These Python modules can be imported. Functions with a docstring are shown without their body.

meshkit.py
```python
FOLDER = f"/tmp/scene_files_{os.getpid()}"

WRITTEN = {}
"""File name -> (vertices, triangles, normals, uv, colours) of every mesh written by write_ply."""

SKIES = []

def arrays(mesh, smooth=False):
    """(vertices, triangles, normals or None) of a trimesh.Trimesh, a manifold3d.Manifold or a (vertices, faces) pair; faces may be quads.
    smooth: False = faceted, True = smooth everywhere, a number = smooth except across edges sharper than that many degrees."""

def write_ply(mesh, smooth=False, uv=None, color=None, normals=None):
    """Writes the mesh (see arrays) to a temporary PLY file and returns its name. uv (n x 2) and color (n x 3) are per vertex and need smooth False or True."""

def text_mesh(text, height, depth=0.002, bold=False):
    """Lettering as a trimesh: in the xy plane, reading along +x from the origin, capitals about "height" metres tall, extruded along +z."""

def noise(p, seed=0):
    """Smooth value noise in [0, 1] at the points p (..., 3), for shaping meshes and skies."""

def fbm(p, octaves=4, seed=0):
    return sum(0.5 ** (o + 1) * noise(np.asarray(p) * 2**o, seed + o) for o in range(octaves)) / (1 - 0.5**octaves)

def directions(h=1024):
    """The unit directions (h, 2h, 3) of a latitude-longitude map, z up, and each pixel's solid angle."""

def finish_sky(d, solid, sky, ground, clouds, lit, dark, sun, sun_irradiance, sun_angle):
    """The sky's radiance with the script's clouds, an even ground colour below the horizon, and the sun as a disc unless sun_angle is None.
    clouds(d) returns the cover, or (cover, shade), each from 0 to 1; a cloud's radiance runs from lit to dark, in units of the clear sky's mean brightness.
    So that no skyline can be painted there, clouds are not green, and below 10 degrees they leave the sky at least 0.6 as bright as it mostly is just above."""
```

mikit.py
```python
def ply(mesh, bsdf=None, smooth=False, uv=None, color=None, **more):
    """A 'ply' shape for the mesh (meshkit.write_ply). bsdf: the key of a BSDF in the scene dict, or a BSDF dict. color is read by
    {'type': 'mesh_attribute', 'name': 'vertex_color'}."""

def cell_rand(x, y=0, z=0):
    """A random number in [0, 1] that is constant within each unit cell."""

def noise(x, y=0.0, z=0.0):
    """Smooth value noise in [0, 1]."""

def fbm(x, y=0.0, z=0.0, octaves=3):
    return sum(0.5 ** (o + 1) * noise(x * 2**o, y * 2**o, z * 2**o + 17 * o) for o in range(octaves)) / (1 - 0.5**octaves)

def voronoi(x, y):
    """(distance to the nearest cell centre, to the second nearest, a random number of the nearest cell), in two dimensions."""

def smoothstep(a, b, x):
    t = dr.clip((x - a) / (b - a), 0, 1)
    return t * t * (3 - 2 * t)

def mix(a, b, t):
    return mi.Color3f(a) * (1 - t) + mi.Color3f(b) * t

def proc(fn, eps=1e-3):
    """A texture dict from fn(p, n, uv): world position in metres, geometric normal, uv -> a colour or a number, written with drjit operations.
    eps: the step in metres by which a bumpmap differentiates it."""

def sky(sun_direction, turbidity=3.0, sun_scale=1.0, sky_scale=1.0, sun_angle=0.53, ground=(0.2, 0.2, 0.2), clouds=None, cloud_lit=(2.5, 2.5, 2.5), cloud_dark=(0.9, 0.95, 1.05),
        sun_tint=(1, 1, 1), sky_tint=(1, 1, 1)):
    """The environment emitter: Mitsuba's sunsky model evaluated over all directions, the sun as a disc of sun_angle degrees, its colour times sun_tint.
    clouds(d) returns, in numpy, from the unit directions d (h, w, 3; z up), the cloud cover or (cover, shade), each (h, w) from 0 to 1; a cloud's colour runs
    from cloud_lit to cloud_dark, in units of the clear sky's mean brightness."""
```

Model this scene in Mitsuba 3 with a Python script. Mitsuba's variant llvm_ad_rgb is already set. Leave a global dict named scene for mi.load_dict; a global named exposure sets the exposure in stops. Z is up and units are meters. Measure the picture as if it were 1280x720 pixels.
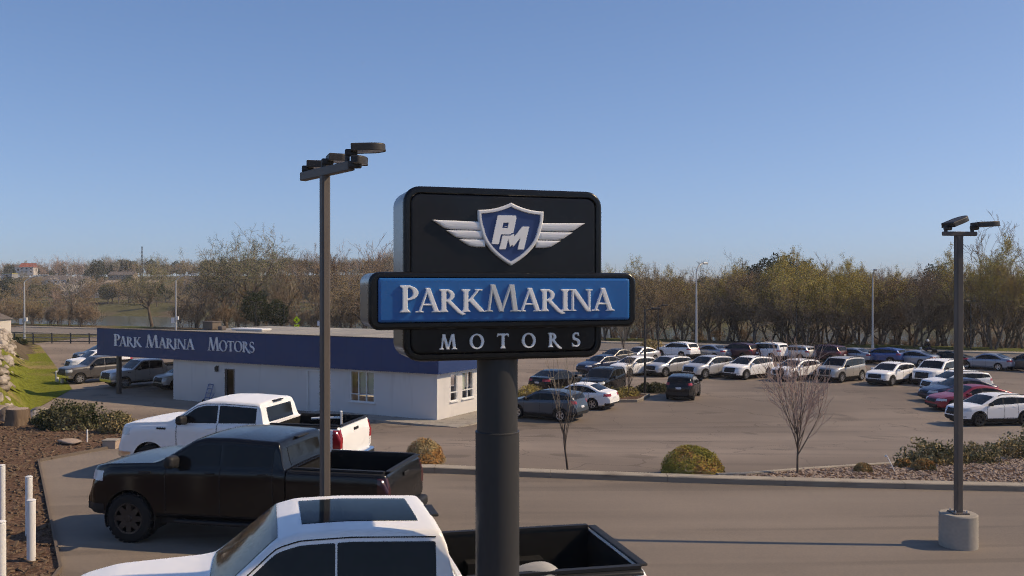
import math, random
import numpy as np, trimesh, drjit as dr, mitsuba as mi
import manifold3d as m3
import mikit, meshkit
from mikit import fbm, noise, voronoi, smoothstep, mix, cell_rand
from shapely.geometry import Polygon, MultiPolygon, Point, LineString, box as sbox
from shapely.ops import unary_union
from shapely import affinity

T = mi.ScalarTransform4f
scene, labels = {}, {}

# ---------------------------------------------------------------- camera, sky, exposure
CZ = 4.85                                   # eye height above the display pad
FPX = 1100.0                                # focal length in pixels of the 1280 wide photograph
scene['camera'] = {'type': 'perspective', 'fov': math.degrees(2 * math.atan(640 / FPX)), 'fov_axis': 'x', 'near_clip': 0.05, 'far_clip': 9000.0,
                   'to_world': T().look_at(origin=[0, 0, CZ], target=[0, 10, CZ - 10 * 2 / FPX], up=[0, 0, 1])}
SUN_EL = math.radians(39)
scene['sky'] = mikit.sky((math.cos(SUN_EL), 0.02, math.sin(SUN_EL)), turbidity=3.1, sun_tint=(1.0, 0.95, 0.88), sky_scale=1.18, sky_tint=(0.95, 0.97, 1.12))
exposure = 1.42
HAZE = 0.00022

# ---------------------------------------------------------------- the lie of the land
def sstep(a, b, x):
    t = np.clip((np.asarray(x, float) - a) / (b - a), 0, 1)
    return t * t * (3 - 2 * t)
RU, RN = np.array([0.915, -0.403]), np.array([0.403, 0.915])     # along and across the riverside road
LOT = -2.4
def kerb_y(x): return 22.72 - 0.035 * np.asarray(x, float)
def gz(x, y):
    x, y = np.asarray(x, float), np.asarray(y, float)
    pad = -0.55 * (1 - np.exp(-np.clip(x + 2, 0, None) / 14)) + 0.35 * sstep(14.6, 11.2, y) * sstep(9, 3, x)
    v = x * RN[0] + y * RN[1]
    left = sstep(-4.0, -11.5, x)
    y0 = kerb_y(np.maximum(x, -5)) + 0.5 + left * 8.0
    y1 = 46.0 - left * 5.0
    t = np.clip((y - y0) / (y1 - y0), 0, 1)
    s = 0.55 * t + 0.45 * t * t * (3 - 2 * t)
    # rocky bank at the far left that carries the plateau further back
    edge = -0.562 * y
    bank = sstep(0.0, -1.6, x - edge) * sstep(26, 32, y) * sstep(110, 98, y)
    s = s * (1 - bank * 0.92)
    z = pad + (LOT - pad) * s
    z = z - 0.30 * sstep(50, 105, v)
    z = z - 5.6 * sstep(122, 165, v)                                # near river bank
    far = sstep(268, 292, v)
    u = x * RU[0] + y * RU[1]
    hill = sstep(290, 560, v) * (15.0 * sstep(-60, -250, u + 0.1 * v) + 1.5)
    z = z + far * 5.2 + hill
    return z
WATER = -7.5

# ---------------------------------------------------------------- materials
def rgb(*c): return {'type': 'rgb', 'value': [float(x) for x in c]}
def diffuse(key, c): scene[key] = {'type': 'twosided', 'bsdf': {'type': 'diffuse', 'reflectance': c if isinstance(c, dict) else rgb(*c)}}; return key
def prin(key, c, rough=0.5, metal=0.0, coat=0.0, spec=0.5, bump=None, **kw):
    b = {'type': 'principled', 'base_color': c if isinstance(c, dict) else rgb(*c), 'roughness': rough, 'metallic': metal, 'specular': spec, **kw}
    if coat: b['clearcoat'], b['clearcoat_gloss'] = coat, 0.97
    if bump: b = {'type': 'bumpmap', 'arbitrary': mikit.proc(bump, 0.02), 'scale': 1.0, 'bsdf': b}
    scene[key] = {'type': 'twosided', 'bsdf': b}
    return key

def f_asphalt(p, n, uv):
    big = fbm(p.x * 0.09 + 3, p.y * 0.13, 0.0, 4)
    mid = fbm(p.x * 0.7, p.y * 0.9, 5.0, 3)
    fine = noise(p.x * 34, p.y * 34, 2.0)
    wx, wy = p.x * 0.17 + 0.5 * fbm(p.x * 0.4, p.y * 0.4, 9.0), p.y * 0.13 + 0.5 * fbm(p.x * 0.4, p.y * 0.4, 11.0)
    d1, d2, r = voronoi(wx, wy)
    crack = 1 - smoothstep(0.004, 0.012, d2 - d1)
    spots = smoothstep(0.70, 0.80, noise(p.x * 0.55, p.y * 0.75, 21.0)) * smoothstep(0.45, 0.7, mid)
    streak = smoothstep(0.55, 0.8, fbm(p.x * 0.05 + p.y * 0.02, p.y * 0.9 - p.x * 0.1, 31.0, 3))
    v = 0.80 + 0.34 * big + 0.16 * mid + 0.10 * fine
    v = v * (1 - 0.24 * crack) * (1 - 0.28 * spots) * (1 - 0.13 * streak) * (0.96 + 0.08 * r)
    return mix((0.152, 0.124, 0.100), (0.192, 0.158, 0.128), smoothstep(0.3, 0.75, big)) * v
def f_drive(p, n, uv):
    big = fbm(p.x * 0.25 + 13, p.y * 0.3, 1.0, 4)
    fine = noise(p.x * 40, p.y * 40, 2.0)
    streak = fbm(p.x * 0.12, p.y * 1.6 - p.x * 0.18, 3.0, 4)
    seam = smoothstep(0.50, 0.505, dr.abs(noise(p.x * 0.2, p.y * 0.9 - 0.09 * p.x, 41.0) - 0.5) + 0.49)
    tyre = smoothstep(0.62, 0.78, noise(p.x * 0.22, p.y * 2.2 - p.x * 0.25, 51.0))
    v = (0.72 + 0.30 * big + 0.28 * streak + 0.12 * fine) * (1 - 0.16 * tyre)
    return mi.Color3f(0.178, 0.148, 0.120) * v
def f_concrete(p, n, uv):
    v = 0.75 + 0.35 * fbm(p.x * 1.3, p.y * 1.3, p.z * 2.0, 4) + 0.12 * noise(p.x * 25, p.y * 25, p.z * 25)
    st = smoothstep(0.55, 0.8, fbm(p.x * 3.0, p.y * 3.0, p.z * 0.8 + 7, 3))
    return mix((0.36, 0.33, 0.285), (0.24, 0.215, 0.185), st) * v
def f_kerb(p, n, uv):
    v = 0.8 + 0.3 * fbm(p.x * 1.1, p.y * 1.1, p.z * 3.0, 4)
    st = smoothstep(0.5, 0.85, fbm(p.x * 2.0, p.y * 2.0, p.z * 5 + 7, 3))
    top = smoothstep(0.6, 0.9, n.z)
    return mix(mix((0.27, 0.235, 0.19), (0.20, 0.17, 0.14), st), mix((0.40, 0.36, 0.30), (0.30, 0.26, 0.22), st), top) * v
def f_mulch(p, n, uv):
    a = noise(p.x * 16, p.y * 16, 0.0)
    b = fbm(p.x * 1.2, p.y * 1.2, 3.0, 4)
    c = noise(p.x * 45, p.y * 30, 4.0)
    return mix(mix((0.055, 0.032, 0.022), (0.15, 0.095, 0.065), a), (0.21, 0.15, 0.105), smoothstep(0.72, 0.9, c)) * (0.65 + 0.6 * b)
def h_mulch(p, n, uv): return 0.03 * noise(p.x * 22, p.y * 22, 1.0) + 0.02 * noise(p.x * 60, p.y * 60, 1.0)
def f_grass(p, n, uv):
    b = fbm(p.x * 0.22, p.y * 0.16, 1.0, 4)
    f = noise(p.x * 9, p.y * 9, 2.0)
    dry = smoothstep(0.42, 0.64, b)
    return mix((0.17, 0.185, 0.030), (0.27, 0.215, 0.09), dry) * (0.75 + 0.5 * f)
def f_ground(p, n, uv):
    b = fbm(p.x * 0.05, p.y * 0.05, 1.0, 4)
    f = fbm(p.x * 0.8, p.y * 0.8, 2.0, 3)
    c = mix((0.14, 0.11, 0.075), (0.11, 0.105, 0.05), smoothstep(0.42, 0.62, b))
    return c * (0.6 + 0.8 * f)
def f_park(p, n, uv):
    b = fbm(p.x * 0.10, p.y * 0.14, 8.0, 4)
    f = fbm(p.x * 1.3, p.y * 1.3, 2.0, 3)
    return mix((0.13, 0.145, 0.05), (0.17, 0.13, 0.085), smoothstep(0.36, 0.54, b)) * (0.55 + 0.8 * f)
def f_bark(p, n, uv):
    v = fbm(p.x * 6, p.y * 6, p.z * 1.6, 3)
    return mix((0.08, 0.062, 0.05), (0.20, 0.16, 0.13), v)
def f_stump(p, n, uv):
    v = fbm(p.x * 14, p.y * 14, p.z * 2, 3)
    return mix((0.09, 0.06, 0.04), (0.24, 0.18, 0.13), v)
def f_rock(p, n, uv):
    v = fbm(p.x * 2.2, p.y * 2.2, p.z * 2.2, 4)
    return mix((0.20, 0.165, 0.13), (0.50, 0.44, 0.37), smoothstep(0.25, 0.7, v))
def f_wall(p, n, uv):
    v = 0.93 + 0.10 * fbm(p.x * 0.6, p.y * 0.6, p.z * 0.5, 3)
    st = smoothstep(0.55, 0.85, fbm(p.x * 3.5, p.y * 3.5, p.z * 0.35, 3)) * 0.10
    return mi.Color3f(0.66, 0.64, 0.62) * v * (1 - st)
def f_fascia(p, n, uv):
    a = p.x * 0.879 - p.y * 0.476
    rib = 1 - 0.10 * smoothstep(0.46, 0.5, dr.abs(a / 1.22 - dr.floor(a / 1.22) - 0.5))
    return mi.Color3f(0.022, 0.045, 0.140) * (0.92 + 0.16 * fbm(p.x * 0.8, p.y * 0.8, p.z * 0.8, 3)) * rib
def f_roof(p, n, uv):
    v = 0.8 + 0.4 * fbm(p.x * 0.5, p.y * 0.5, 2.0, 4)
    return mi.Color3f(0.34, 0.33, 0.31) * v
def f_hedge(p, n, uv):
    v = fbm(p.x * 7, p.y * 7, p.z * 7, 2)
    return mix((0.075, 0.075, 0.015), (0.23, 0.13, 0.03), smoothstep(0.40, 0.62, v))
def h_water(p, n, uv): return 0.05 * fbm(p.x * 0.55, p.y * 0.8, 1.0, 3)
def f_pole(p, n, uv):
    return mi.Color3f(0.105, 0.088, 0.076) * (0.8 + 0.4 * fbm(p.x * 5, p.y * 5, p.z * 0.9, 3))
def f_signblack(p, n, uv):
    v = fbm(p.x * 1.7, p.y * 1.7, p.z * 1.4, 4)
    return mi.Color3f(0.011, 0.011, 0.0125) * (0.8 + 0.5 * v)
def r_signblack(p, n, uv): return 0.20 + 0.22 * smoothstep(0.4, 0.75, fbm(p.x * 2.1 + 4, p.y * 2.1, p.z * 1.1, 4))
def f_signblue(p, n, uv):
    return mi.Color3f(0.017, 0.122, 0.375) * (0.93 + 0.14 * fbm(p.x * 2, p.y * 2, p.z * 2, 3))
def f_silver(p, n, uv):
    return mi.Color3f(0.80, 0.80, 0.80) * (0.92 + 0.14 * fbm(p.x * 9, p.y * 9, p.z * 22, 3))

prin('asphalt', mikit.proc(f_asphalt), 0.85, spec=0.25)
prin('drive_asphalt', mikit.proc(f_drive), 0.85, spec=0.25)
prin('road_asphalt', (0.155, 0.137, 0.12), 0.8, spec=0.25)
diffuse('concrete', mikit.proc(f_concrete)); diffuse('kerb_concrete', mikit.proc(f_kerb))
prin('mulch', mikit.proc(f_mulch), 0.9, spec=0.1, bump=h_mulch)
diffuse('grass_green', mikit.proc(f_grass)); diffuse('dry_ground', mikit.proc(f_ground)); diffuse('park_ground', mikit.proc(f_park))
diffuse('bark', mikit.proc(f_bark)); diffuse('stump_wood', mikit.proc(f_stump)); diffuse('rock', mikit.proc(f_rock))
diffuse('wall_paint', mikit.proc(f_wall)); prin('fascia_navy', mikit.proc(f_fascia), 0.42, spec=0.4)
diffuse('roof_membrane', mikit.proc(f_roof))
prin('river_water', (0.035, 0.045, 0.040), 0.12, spec=0.5, bump=h_water)
prin('pole_bronze', mikit.proc(f_pole), 0.5, spec=0.4); prin('lamp_bronze', (0.038, 0.034, 0.031), 0.5, spec=0.4)
prin('lamp_lens', (0.45, 0.45, 0.43), 0.15)
prin('sign_black', mikit.proc(f_signblack), mikit.proc(r_signblack), spec=0.35)
prin('sign_rim_black', (0.010, 0.0105, 0.012), 0.25, spec=0.35)
prin('sign_blue', mikit.proc(f_signblue), 0.26, coat=0.5, spec=0.45); prin('shield_blue', (0.020, 0.045, 0.16), 0.3, coat=0.3)
prin('sign_side', (0.15, 0.17, 0.19), 0.25, metal=0.8)
prin('sign_silver', mikit.proc(f_silver), 0.42, metal=0.12, spec=0.5)
prin('letter_silver', (0.88, 0.88, 0.87), 0.42, metal=0.0); prin('letter_dark_silver', (0.62, 0.64, 0.64), 0.4, metal=0.05)
prin('letter_white', (0.78, 0.78, 0.78), 0.5)
prin('sign_pole_paint', (0.036, 0.036, 0.037), 0.45, spec=0.35)
prin('paint_white', (0.80, 0.80, 0.79), 0.30, coat=1.0)
prin('paint_cream', (0.70, 0.68, 0.63), 0.30, coat=1.0)
prin('paint_black', (0.006, 0.006, 0.007), 0.16, coat=0.25, spec=0.35)
prin('paint_charcoal', (0.035, 0.037, 0.042), 0.25, coat=1.0)
prin('paint_grey', (0.125, 0.118, 0.115), 0.28, metal=0.35, coat=1.0)
prin('paint_silver', (0.50, 0.50, 0.51), 0.28, metal=0.45, coat=1.0)
prin('paint_beige', (0.42, 0.40, 0.37), 0.28, metal=0.4, coat=1.0)
prin('paint_slate', (0.055, 0.075, 0.10), 0.25, metal=0.25, coat=1.0)
prin('paint_navy', (0.018, 0.030, 0.075), 0.25, metal=0.2, coat=1.0)
prin('paint_blue', (0.025, 0.07, 0.24), 0.25, metal=0.25, coat=1.0)
prin('paint_pale_blue', (0.27, 0.31, 0.38), 0.28, metal=0.4, coat=1.0)
prin('paint_red', (0.23, 0.012, 0.035), 0.25, metal=0.2, coat=1.0)
prin('paint_maroon', (0.055, 0.010, 0.018), 0.25, metal=0.2, coat=1.0)
prin('car_glass', (0.008, 0.009, 0.011), 0.04, spec=0.24)
prin('sunroof_glass', (0.008, 0.014, 0.019), 0.06, spec=0.06)
prin('rubber', (0.018, 0.018, 0.018), 0.8, spec=0.2); prin('trim_black', (0.020, 0.020, 0.021), 0.55, spec=0.3)
prin('bed_liner', (0.014, 0.014, 0.014), 0.85, spec=0.15)
prin('alloy', (0.55, 0.55, 0.56), 0.3, metal=0.8); prin('alloy_dark', (0.03, 0.03, 0.032), 0.3, metal=0.3); prin('chrome', (0.75, 0.75, 0.76), 0.12, metal=1.0)
prin('lamp_clear', (0.55, 0.57, 0.58), 0.08, spec=0.8); prin('lamp_red', (0.30, 0.008, 0.014), 0.12, coat=1.0); prin('lamp_smoked', (0.045, 0.006, 0.008), 0.1, coat=1.0); prin('plate_white', (0.62, 0.63, 0.66), 0.4)
prin('white_plastic', (0.74, 0.73, 0.70), 0.45); prin('galvanised', (0.46, 0.47, 0.47), 0.45, metal=0.3)
prin('window_frame', (0.70, 0.70, 0.68), 0.4); scene['pane_glass'] = {'type': 'thindielectric', 'int_ior': 1.5}
diffuse('inside_dark', (0.10, 0.095, 0.085)); diffuse('blind_cloth', (0.42, 0.45, 0.36))
diffuse('door_white', (0.68, 0.68, 0.67)); diffuse('wood_grey', (0.17, 0.14, 0.115)); diffuse('fence_metal', (0.10, 0.095, 0.088))
diffuse('tan_rail', (0.42, 0.36, 0.29)); diffuse('sign_yellow', (0.72, 0.86, 0.02)); diffuse('ink_black', (0.02, 0.02, 0.02))
diffuse('stone_pale', (0.42, 0.33, 0.26)); diffuse('sack_grey', (0.42, 0.41, 0.385)); diffuse('skin', (0.38, 0.24, 0.17))
diffuse('cloth_dark', (0.022, 0.022, 0.027)); diffuse('cloth_navy', (0.03, 0.035, 0.055)); diffuse('hair_brown', (0.03, 0.02, 0.013))
diffuse('house_white', (0.62, 0.58, 0.53)); diffuse('house_tan', (0.38, 0.31, 0.24)); diffuse('house_red', (0.34, 0.13, 0.10)); diffuse('roof_grey', (0.16, 0.14, 0.13))
diffuse('roof_red', (0.33, 0.11, 0.08)); diffuse('house_grey', (0.30, 0.30, 0.30)); diffuse('house_yellow', (0.42, 0.38, 0.08))
diffuse('twig_brown', (0.27, 0.205, 0.150)); diffuse('twig_pink', (0.40, 0.30, 0.26)); diffuse('twig_grey', (0.26, 0.225, 0.18)); diffuse('twig_pale', (0.55, 0.50, 0.45))
def leafy(key, c, tr=0.5): scene[key] = {'type': 'twosided', 'bsdf': {'type': 'diffuse', 'reflectance': rgb(*c)}}; return key
leafy('leaf_olive', (0.35, 0.275, 0.125)); leafy('leaf_yellow', (0.48, 0.40, 0.12)); leafy('leaf_bud', (0.34, 0.25, 0.155)); leafy('leaf_green', (0.25, 0.26, 0.10))
leafy('leaf_dark', (0.035, 0.048, 0.022)); leafy('leaf_bush', (0.13, 0.125, 0.065)); leafy('leaf_sage', (0.23, 0.215, 0.125)); leafy('leaf_rust', (0.42, 0.23, 0.085)); leafy('leaf_gold', (0.55, 0.42, 0.09)); leafy('leaf_hedge', (0.32, 0.28, 0.06))
leafy('leaf_straw', (0.36, 0.28, 0.14)); leafy('leaf_pine', (0.020, 0.030, 0.018))

# ---------------------------------------------------------------- helpers
TAKEN = {}
def number(key):
    n = TAKEN.get(key, 0); TAKEN[key] = n + 1
    return key if n == 0 else f'{key}_{n:03d}'
def thing(name, label, cat, group=None):
    k = number(name); labels[k] = {'label': label, 'category': cat}
    if group: labels[k]['group'] = group
    return k
def part(parent, name, mesh, bsdf, smooth=False, M=None, label=None):
    """one shape entry under its parent's key; mesh may be a finished shape dict that is reused"""
    k = number(f'{parent}__{name}')
    d = dict(mesh) if isinstance(mesh, dict) else mikit.ply(mesh, None, smooth)
    d['bsdf'] = {'type': 'ref', 'id': bsdf}
    if M is not None: d['to_world'] = M
    scene[k] = d
    if label: labels[k] = {'label': label}
    return k
def single(name, mesh, bsdf, label, cat, group=None, smooth=False, M=None):
    k = thing(name, label, cat, group)
    d = dict(mesh) if isinstance(mesh, dict) else mikit.ply(mesh, None, smooth)
    d['bsdf'] = {'type': 'ref', 'id': bsdf}
    if M is not None: d['to_world'] = M
    scene[k] = d
    return k
def struct(name, mesh, bsdf, label, smooth=False, kind='structure'):
    k = number(name); scene[k] = mikit.ply(mesh, bsdf, smooth); labels[k] = {'label': label, 'kind': kind}
    return k
def cat(ms): return trimesh.util.concatenate([tm(m) for m in ms])
def tm(m):
    if hasattr(m, 'to_mesh'):
        q = m.to_mesh(); return trimesh.Trimesh(np.array(q.vert_properties)[:, :3], np.array(q.tri_verts), process=False)
    if isinstance(m, tuple):
        f = np.asarray(m[1])
        if f.shape[1] == 4: f = np.vstack([f[:, [0, 1, 2]], f[:, [0, 2, 3]]])
        return trimesh.Trimesh(m[0], f, process=False)
    return m
def man(v, f): return m3.Manifold(m3.Mesh(np.asarray(v, np.float32), np.asarray(f, np.uint32)))
def box(c, s, rz=0.0):
    """box by centre and full size, turned about z by rz radians"""
    m = trimesh.creation.box(extents=s)
    if rz: m.apply_transform(trimesh.transformations.rotation_matrix(rz, [0, 0, 1]))
    m.apply_translation(c); return m
def rbox(c, s, r=0.02, rz=0.0, n=8):
    """box with rounded edges (a hull of spheres)"""
    a = np.array(s) / 2 - r
    sp = m3.Manifold.sphere(r, n)
    h = m3.Manifold.batch_hull([sp.translate([float(x * a[0]), float(y * a[1]), float(z * a[2])]) for x in (-1, 1) for y in (-1, 1) for z in (-1, 1)])
    m = tm(h)
    if rz: m.apply_transform(trimesh.transformations.rotation_matrix(rz, [0, 0, 1]))
    m.apply_translation(c); return m
def tubes(P0, P1, R0, R1, k=5):
    """many tapered tubes as one mesh"""
    P0, P1, R0, R1 = (np.asarray(a, float) for a in (P0, P1, R0, R1))
    d = P1 - P0; d /= np.linalg.norm(d, axis=1, keepdims=True) + 1e-9
    a = np.cross(d, np.where(np.abs(d[:, 2:]) < 0.9, [0, 0, 1.0], [1.0, 0, 0])); a /= np.linalg.norm(a, axis=1, keepdims=True) + 1e-9
    b = np.cross(d, a); an = np.arange(k) * 2 * np.pi / k
    ring = np.cos(an)[None, :, None] * a[:, None] + np.sin(an)[None, :, None] * b[:, None]
    v = np.stack([P0[:, None] + ring * R0[:, None, None], P1[:, None] + ring * R1[:, None, None]], 1)
    n = len(P0); base = np.arange(n)[:, None] * 2 * k; j = np.arange(k); j2 = (j + 1) % k
    f = np.concatenate([np.stack([base + j, base + j2, base + k + j2], -1), np.stack([base + j, base + k + j2, base + k + j], -1)], 1)
    return trimesh.Trimesh(v.reshape(-1, 3), f.reshape(-1, 3), process=False)
def tube(p0, p1, r0, r1=None, k=12):
    m = trimesh.creation.cylinder(1.0, 1.0, sections=k); r1 = r0 if r1 is None else r1
    v = np.array(m.vertices); s = np.where(v[:, 2] > 0, r1, r0); v[:, :2] *= s[:, None]; v[:, 2] += 0.5
    p0, p1 = np.array(p0, float), np.array(p1, float); L = np.linalg.norm(p1 - p0)
    v[:, 2] *= L
    R = trimesh.geometry.align_vectors([0, 0, 1], (p1 - p0) / L)[:3, :3]
    return trimesh.Trimesh(v @ R.T + p0, m.faces, process=False)
def lathe(prof, k=24):
    m = trimesh.creation.revolve(np.array(prof, float), sections=k); return m
def prism(poly, depth):
    return cat([trimesh.creation.extrude_polygon(g, depth, engine='earcut') for g in getattr(poly, 'geoms', [poly]) if g.area > 1e-7])
def frame_M(o, ex, ey, ez):
    m = np.eye(4); m[:3, 0], m[:3, 1], m[:3, 2], m[:3, 3] = ex, ey, ez, o
    return m
def sheet(poly, off, res, zfun=gz):
    """a polygon laid on the ground, cut into a grid so that it follows it"""
    x0, y0, x1, y1 = poly.bounds; V, F, idx = [], [], {}
    def vid(x, y):
        k = (round(x, 4), round(y, 4))
        if k not in idx: idx[k] = len(V); V.append(k)
        return idx[k]
    xs, ys = np.arange(math.floor(x0 / res), math.ceil(x1 / res)) * res, np.arange(math.floor(y0 / res), math.ceil(y1 / res)) * res
    from shapely.prepared import prep
    pp = prep(poly)
    for x in xs:
        for y in ys:
            c = sbox(x, y, x + res, y + res)
            if pp.contains(c):
                a = [vid(x, y), vid(x + res, y), vid(x + res, y + res), vid(x, y + res)]; F += [[a[0], a[1], a[2]], [a[0], a[2], a[3]]]
            elif pp.intersects(c):
                g = poly.intersection(c)
                for q in getattr(g, 'geoms', [g]):
                    if q.geom_type != 'Polygon' or q.area < 1e-5: continue
                    vv, ff = trimesh.creation.triangulate_polygon(q, engine='earcut')
                    k = [vid(*w) for w in vv]
                    for t in ff:
                        a, b, c2 = (vv[i] for i in t); s = (b[0] - a[0]) * (c2[1] - a[1]) - (b[1] - a[1]) * (c2[0] - a[0])
                        t = t if s > 0 else t[::-1]; F.append([k[i] for i in t])
    V = np.array(V); return trimesh.Trimesh(np.column_stack([V, zfun(V[:, 0], V[:, 1]) + off]), np.array(F), process=False)
def ribbon(line, prof, zfun=gz, step=0.5):
    """a kerb: profile (offset to the left of the line, height above ground) swept along a polyline"""
    ls = LineString(line); n = max(2, int(ls.length / step)); P = np.array([ls.interpolate(t).coords[0] for t in np.linspace(0, ls.length, n)])
    t = np.gradient(P, axis=0); t /= np.linalg.norm(t, axis=1, keepdims=True); nrm = np.column_stack([-t[:, 1], t[:, 0]])
    k = len(prof); V = []
    for o, h in prof:
        q = P + nrm * o; V.append(np.column_stack([q, zfun(P[:, 0], P[:, 1]) + h]))
    V = np.stack(V, 1).reshape(-1, 3); F = []
    for i in range(n - 1):
        for j in range(k):
            a, b = i * k + j, i * k + (j + 1) % k; F += [[a, a + k, b + k], [a, b + k, b]]
    c0 = list(range(k)); F += [[c0[0], c0[i], c0[i + 1]] for i in range(1, k - 1)]; e = (n - 1) * k; F += [[e + i + 1, e + i, e] for i in range(1, k - 1)]
    return trimesh.Trimesh(V, np.array(F), process=False)
def leaves(P, size, rng, jit=0.4, up=0.0, out=None):
    """one small leaf (two triangles) at each point"""
    n = len(P); a = rng.normal(size=(n, 3)); a /= np.linalg.norm(a, axis=1, keepdims=True)
    b = rng.normal(size=(n, 3)); b[:, 2] += up; b -= a * (a * b).sum(1, keepdims=True); b /= np.linalg.norm(b, axis=1, keepdims=True) + 1e-9
    if out is not None:                                             # leaves that lie mostly along the surface of a clipped shrub
        N = out + rng.normal(0, .45, (n, 3)); N /= np.linalg.norm(N, axis=1, keepdims=True); a -= N * (a * N).sum(1, keepdims=True); a /= np.linalg.norm(a, axis=1, keepdims=True); b = np.cross(N, a)
    s = size * (1 + jit * rng.uniform(-1, 1, (n, 1)))
    v = np.stack([P - a * s, P + b * s * 0.45, P + a * s, P - b * s * 0.45], 1).reshape(-1, 3); i = np.arange(n)[:, None] * 4
    return trimesh.Trimesh(v, np.concatenate([i + [0, 1, 2], i + [0, 2, 3]]), process=False)

# ---------------------------------------------------------------- ground, road, river, kerbs
def grid_axis(fine0, fine1, step, far, g=1.13):
    a = list(np.arange(fine0, fine1, step)); s = step; x = a[-1]; up = []
    while x < far: s *= g; x += s; up.append(x)
    s = step; x = a[0]; dn = []
    while x > -far: s *= g; x -= s; dn.append(x)
    return np.array(dn[::-1] + a + up)
gx_, gy_ = grid_axis(-46, 46, 0.8, 3500), grid_axis(4, 62, 0.7, 3500, 1.05)
XX, YY = np.meshgrid(gx_, gy_, indexing='ij'); n1, n2 = XX.shape
I = np.arange(n1 * n2).reshape(n1, n2)
GF = np.stack([I[:-1, :-1], I[1:, :-1], I[1:, 1:], I[:-1, 1:]], -1).reshape(-1, 4)
struct('ground', (np.column_stack([XX.ravel(), YY.ravel(), gz(XX, YY).ravel() - 0.03]), GF), 'dry_ground', 'dry grassy ground around the car lot and along the river', True)

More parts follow.
